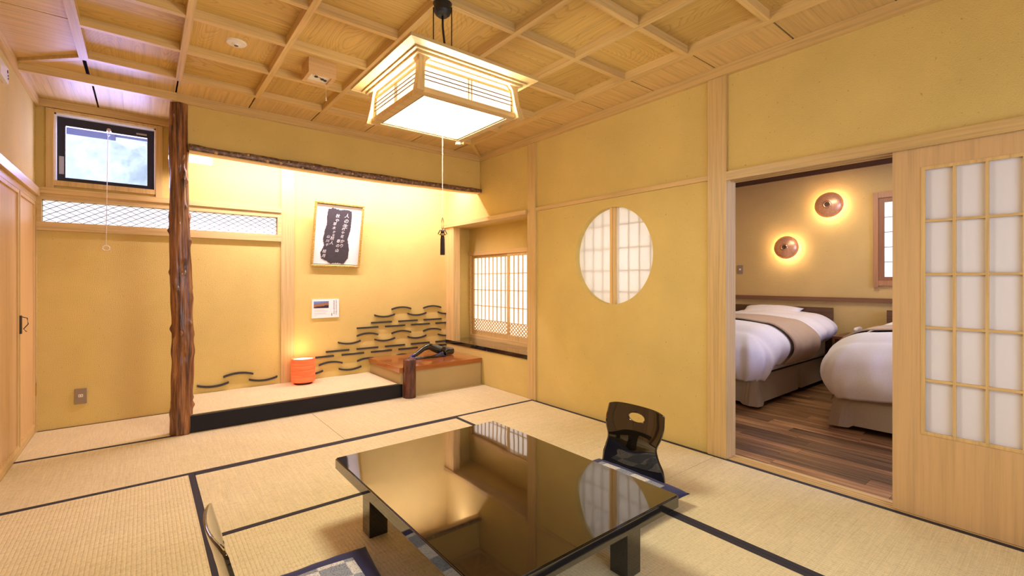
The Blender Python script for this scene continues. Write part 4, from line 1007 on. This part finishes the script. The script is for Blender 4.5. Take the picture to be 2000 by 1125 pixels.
# ------------------------------------------------------------ beds
def drape(name, rect, ztop, rad, drop, ext, mat, parent=None, puff=.0, nx=70, ny=50, wr=.012, seed=0, th=.0, bulge=0.0):
    x0, x1, y0, y1 = rect; bm = bmesh.new(); G = []
    ex0, ex1, ey0, ey1 = ext     # cloth sheet extents in flat space
    for i in range(nx+1):
        row = []
        for j in range(ny+1):
            X = ex0+(ex1-ex0)*i/nx; Y = ey0+(ey1-ey0)*j/ny
            cx_, cy_ = max(x0, min(x1, X)), max(y0, min(y1, Y)); dx_, dy_ = X-cx_, Y-cy_; dn = math.hypot(dx_, dy_); d = max(abs(dx_), abs(dy_))
            zt = ztop(cx_, cy_)
            if d > 1e-6:
                ux_, uy_ = dx_/dn, dy_/dn
                dmax = drop(cx_, cy_) if callable(drop) else drop
                dtot = dmax-rad+rad*PI/2 if dmax > rad else rad*math.acos(1-dmax/rad)
                if d > dtot: d = dtot; X = cx_+ux_*d; Y = cy_+uy_*d
                if d < rad*PI/2: hh, dz = rad*math.sin(d/rad), rad*(1-math.cos(d/rad))
                else: hh, dz = rad, rad+(d-rad*PI/2)
                hh += bulge*math.sin(PI*min(1, dz/dmax)**1.25)
                w = wr*min(1, d/.2)*noise.noise(Vector((cx_*7+ux_*3, cy_*7+uy_*3, seed+dz*2)))*2.2
                x_, y_, z_ = cx_+ux_*(hh+w), cy_+uy_*(hh+w), zt-dz
            else: x_, y_, z_ = X, Y, zt
            z_ += wr*.8*noise.noise(Vector((X*3.5, Y*3.5, seed))) + wr*.5*noise.noise(Vector((X*9, Y*2.5, seed+4)))
            row.append(bm.verts.new((x_, y_, z_)))
        G.append(row)
    for i in range(nx):
        for j in range(ny): bm.faces.new((G[i][j], G[i+1][j], G[i+1][j+1], G[i][j+1]))
    bmesh.ops.remove_doubles(bm, verts=bm.verts, dist=.005)
    me = bpy.data.meshes.new(name); bm.to_mesh(me); bm.free()
    o = bpy.data.objects.new('tmp', me); COL.objects.link(o); s_ = o.modifiers.new('s', 'SOLIDIFY'); s_.thickness = th or .02; s_.offset = -1
    bpy.context.view_layer.update(); m2 = bpy.data.meshes.new_from_object(o.evaluated_get(bpy.context.evaluated_depsgraph_get())); bpy.data.objects.remove(o)
    m2.name = name; return finish(name, m2, mat, parent, smooth=True)
bx0, bx1, by0, by1 = 4.30, 6.13, 1.87, 2.87
bd = empty('bed', (5.2, 2.37, 0), 'single bed at the left of the bedroom with a dark headboard and taupe skirt', 'bed', 'beds in the bedroom')
# pleated skirt
bm = bmesh.new(); top, bot = [], []; path = []
def seg_(a, b, n): return [(a[0]+(b[0]-a[0])*k/n, a[1]+(b[1]-a[1])*k/n) for k in range(n)]
path = seg_((bx1, by0), (bx0, by0), 60)+seg_((bx0, by0), (bx0, by1), 34)+seg_((bx0, by1), (bx1, by1), 60)+[(bx1, by1)]
acc = 0
for k, (x, y) in enumerate(path):
    nx_, ny_ = (0, -1) if k <= 59 else ((-1, 0) if k < 94 else (0, 1))
    if k == 60: nx_, ny_ = -.7, -.7
    if k == 94: nx_, ny_ = -.7, .7
    kk = (k if k < 60 else k-60) ; pleat = 0
    if min(abs(k-60), abs(k-94)) <= 3: pleat = .035*(1-min(abs(k-60), abs(k-94))/4)
    if k in (28, 29): pleat = -.03
    fl_ = .030+pleat
    top.append(bm.verts.new((x+nx_*.008, y+ny_*.008, .285))); bot.append(bm.verts.new((x+nx_*fl_, y+ny_*fl_, .045 - (.02 if pleat > 0 else 0))))
for k in range(len(path)-1): bm.faces.new((top[k], top[k+1], bot[k+1], bot[k]))
fromb('bed_skirt', bm, SKIRT, bd)
box('bed_base', bx0+.02, bx1, by0+.02, by1-.02, .12, .285, BROWN['x'], bd)
box('mattress', bx0, bx1, by0, by1, .285, .52, LINEN, bd, bev=.04)
for x in (bx0+.2, bx1-.2):
    for y in (by0+.15, by1-.15): box('bed_foot', x-.03, x+.03, y-.03, y+.03, .001, .12, BLACK, bd)
boxes('headboard', [(6.135, 6.185, 1.815, 2.95, .25, .70), (6.135, 6.185, 1.815, 2.95, .705, .838)], BROWN['y'], bd)
def dz1(x, y): return .70 + .05*math.exp(-((y-2.37)/.42)**2) - .20*max(0, (4.62-x)/.32)**2*.6 + .05*max(0, min(1, (x-5.4)/.5))
def drop1(x, y): return .42 - .12*max(0, min(1, (x-4.5)/.6))
du = drape('duvet', (bx0+.10, bx1-.08, by0+.12, by1-.12), dz1, .16, drop1, (bx0-.42, bx1-.02, by0-.42, by1+.42), LINEN, th=.06, wr=.018, bulge=.085, seed=2, nx=90, ny=66)
tag(du, 'puffy white duvet on the left bed behind the door post', 'duvet', 'white duvets on the beds')
def dz1b(x, y): return dz1(x, y)+.022
th_ = drape('bed_runner', (4.78, 5.42, by0+.10, by1-.10), dz1b, .175, .40, (4.78, 5.42, by0-.40, by1+.40), THROW, th=.012, wr=.012, bulge=.095, seed=5, nx=24, ny=70)
tag(th_, 'beige throw lying across the left bed', 'throw', 'beige throws on the beds')
def pillow(loc, sx, sy, h_, tilt):
    bm = bmesh.new(); n = 20; A, B2 = [], []
    for i in range(n+1):
        for lst, s in ((A, 1), (B2, -1)):
            lst.append([]) if len(lst) <= i else None
            for j in range(n+1):
                u, v = -1+2*i/n, -1+2*j/n; k = max(0, 1-abs(u)**2.4)*max(0, 1-abs(v)**2.4); pin = 1-.10*(1-abs(u*v))*max(abs(u), abs(v))**3
                p = Vector((u*sx*pin, v*sy*pin, s*h_*(k**.5)+.006*noise.noise(Vector((u*4, v*4, s)))))
                p = Matrix.Rotation(tilt, 3, 'Y') @ p; lst[i].append(bm.verts.new(p+Vector(loc)))
    for i in range(n):
        for j in range(n): bm.faces.new((A[i][j], A[i+1][j], A[i+1][j+1], A[i][j+1])); bm.faces.new((B2[i][j], B2[i][j+1], B2[i+1][j+1], B2[i+1][j]))
    bmesh.ops.remove_doubles(bm, verts=bm.verts, dist=.002)
    return fromb('pillow', bm, LINEN, smooth=True)
p1 = pillow((5.96, 2.42, .765), .17, .33, .065, math.radians(-20)); tag(p1, 'white pillow at the head of the left bed against the headboard', 'pillow', 'pillows on the beds')
# second bed
OFF = Vector((-.05, -1.64, 0))
for src, lab in ((bd, 'single bed at the right of the bedroom, mostly hidden by the sliding door'), (du, 'white duvet of the right bed, cut off by the sliding door edge'), (th_, 'beige throw across the right bed, seen just beside the sliding door'), (p1, 'white pillow on the right bed hidden behind the sliding door')):
    c_ = copy_tree(src); c_.location = Vector(c_.location)+OFF; c_['label'] = lab
# nightstand and phone
ns = empty('nightstand', (5.93, 1.50, 0), 'dark reddish-brown wooden nightstand between the two beds', 'nightstand')
NSW = wood('nightstand_wood', (.15, .050, .022), 'y', .3, .3)
box('body', 5.70, 6.19, 1.305, 1.665, .04, .535, NSW, ns)
box('top', 5.675, 6.20, 1.29, 1.68, .535, .565, NSW, ns, bev=.004)
dr = box('drawer', 5.688, 5.70, 1.325, 1.645, .36, .515, wood('drawer_wood', (.24, .07, .025), 'y', .3, .25), ns, bev=.003)
bm = bmesh.new(); bmesh.ops.create_uvsphere(bm, u_segments=14, v_segments=8, radius=.012, matrix=Matrix.Translation((5.677, 1.485, .44))); fromb('knob', bm, BRASS, dr, smooth=True)
boxes('foot', [(5.71, 5.75, 1.31, 1.35, .001, .04), (5.71, 5.75, 1.62, 1.66, .001, .04), (6.14, 6.18, 1.31, 1.35, .001, .04), (6.14, 6.18, 1.62, 1.66, .001, .04)], NSW, ns)
ph = empty('telephone', (5.98, 1.46, .565), 'white desk telephone on the nightstand', 'telephone')
WH = plain('phone_white', (.78, .72, .66), .3)
bm = bmesh.new(); v, fs = bx(bm, 5.91, 6.07, 1.36, 1.50, .566, .612)
for q in v:
    if q.co.x < 5.95 and q.co.z > .6: q.co.z = .586
bmesh.ops.bevel(bm, geom=bm.edges[:], offset=.004, segments=2, affect='EDGES'); fromb('phone_body', bm, WH, ph)
bm = bmesh.new(); tube(bm, [(5.90, 1.535, .612), (5.92, 1.535, .632), (5.98, 1.53, .640), (6.04, 1.53, .636), (6.06, 1.53, .615)], [.018, .020, .014, .020, .018], 12); fromb('handset', bm, WH, ph, smooth=True)
boxes('handset_cradle', [(5.905, 6.065, 1.505, 1.555, .566, .598)], WH, ph)
bm = bmesh.new(); pts = [(5.88+.004*math.sin(k*2.1), 1.58-.0018*k+.03*math.sin(k*.055), .573+.004*math.cos(k*2.1)) for k in range(90)]; tube(bm, pts, .003, 5); fromb('coiled_cord', bm, WH, ph)

# ------------------------------------------------------------ copper wall sconces
def sconce(y, z, r, label):
    e = empty('wall_sconce', (BX, y, z), label, 'wall lamp', 'copper sconces on the bedroom wall')
    X = BX-.115
    bm = bmesh.new(); prof = [(r*.17, .010), (r*.22, -.012), (r*.34, -.006), (r*.6, .006), (r*.85, .026), (r, .055), (r*.985, .057), (r*.84, .032), (r*.6, .013), (r*.34, .002), (r*.17, .014)]
    lathe(bm, (X, y, z), prof, 48, 'x', cap=False); fromb('shade', bm, COPPER, e, smooth=True)
    bm = bmesh.new(); lathe(bm, (X, y, z), [(r*.30, -.010), (r*.30, -.014), (r*.19, -.018), (r*.17, -.012), (r*.17, .012)], 32, 'x', cap=False); fromb('centre_ring', bm, plain('ring_copper', (.85, .5, .3), .2, metal=.8), e, smooth=True)
    bm = bmesh.new(); lathe(bm, (X, y, z), [(.0005, -.002), (r*.168, -.002), (r*.168, .004), (.0005, .004)], 24, 'x'); fromb('bulb_blocker', bm, BROWN['z'], e)  # brown disc added to close the shade's centre hole and hide the bulb
    bm = bmesh.new(); lathe(bm, (BX, y, z), [(.0005, -.02), (.05, -.02), (.055, 0), (.0005, 0)], 28, 'x'); lathe(bm, (BX-.02, y, z), [(.012, -.09), (.012, 0)], 12, 'x'); fromb('wall_plate', bm, BRASS, e)
    bm = bmesh.new(); lathe(bm, (BX-.075, y, z), [(.0005, -.022), (.020, -.020), (.028, 0), (.020, .02), (.0005, .022)], 18, 'x'); fromb('bulb', bm, BULB, e, smooth=True)
    for dy, dz_ in ((.06, 0), (-.06, 0), (0, -.07)): point('sconce_light', (BX-.072, y+dy, z+dz_), 2.1, (1, .84, .60), .02)
sconce(1.855, 2.022, .145, 'upper right round copper wall sconce in the bedroom')
sconce(2.305, 1.557, .140, 'lower left round copper wall sconce in the bedroom')
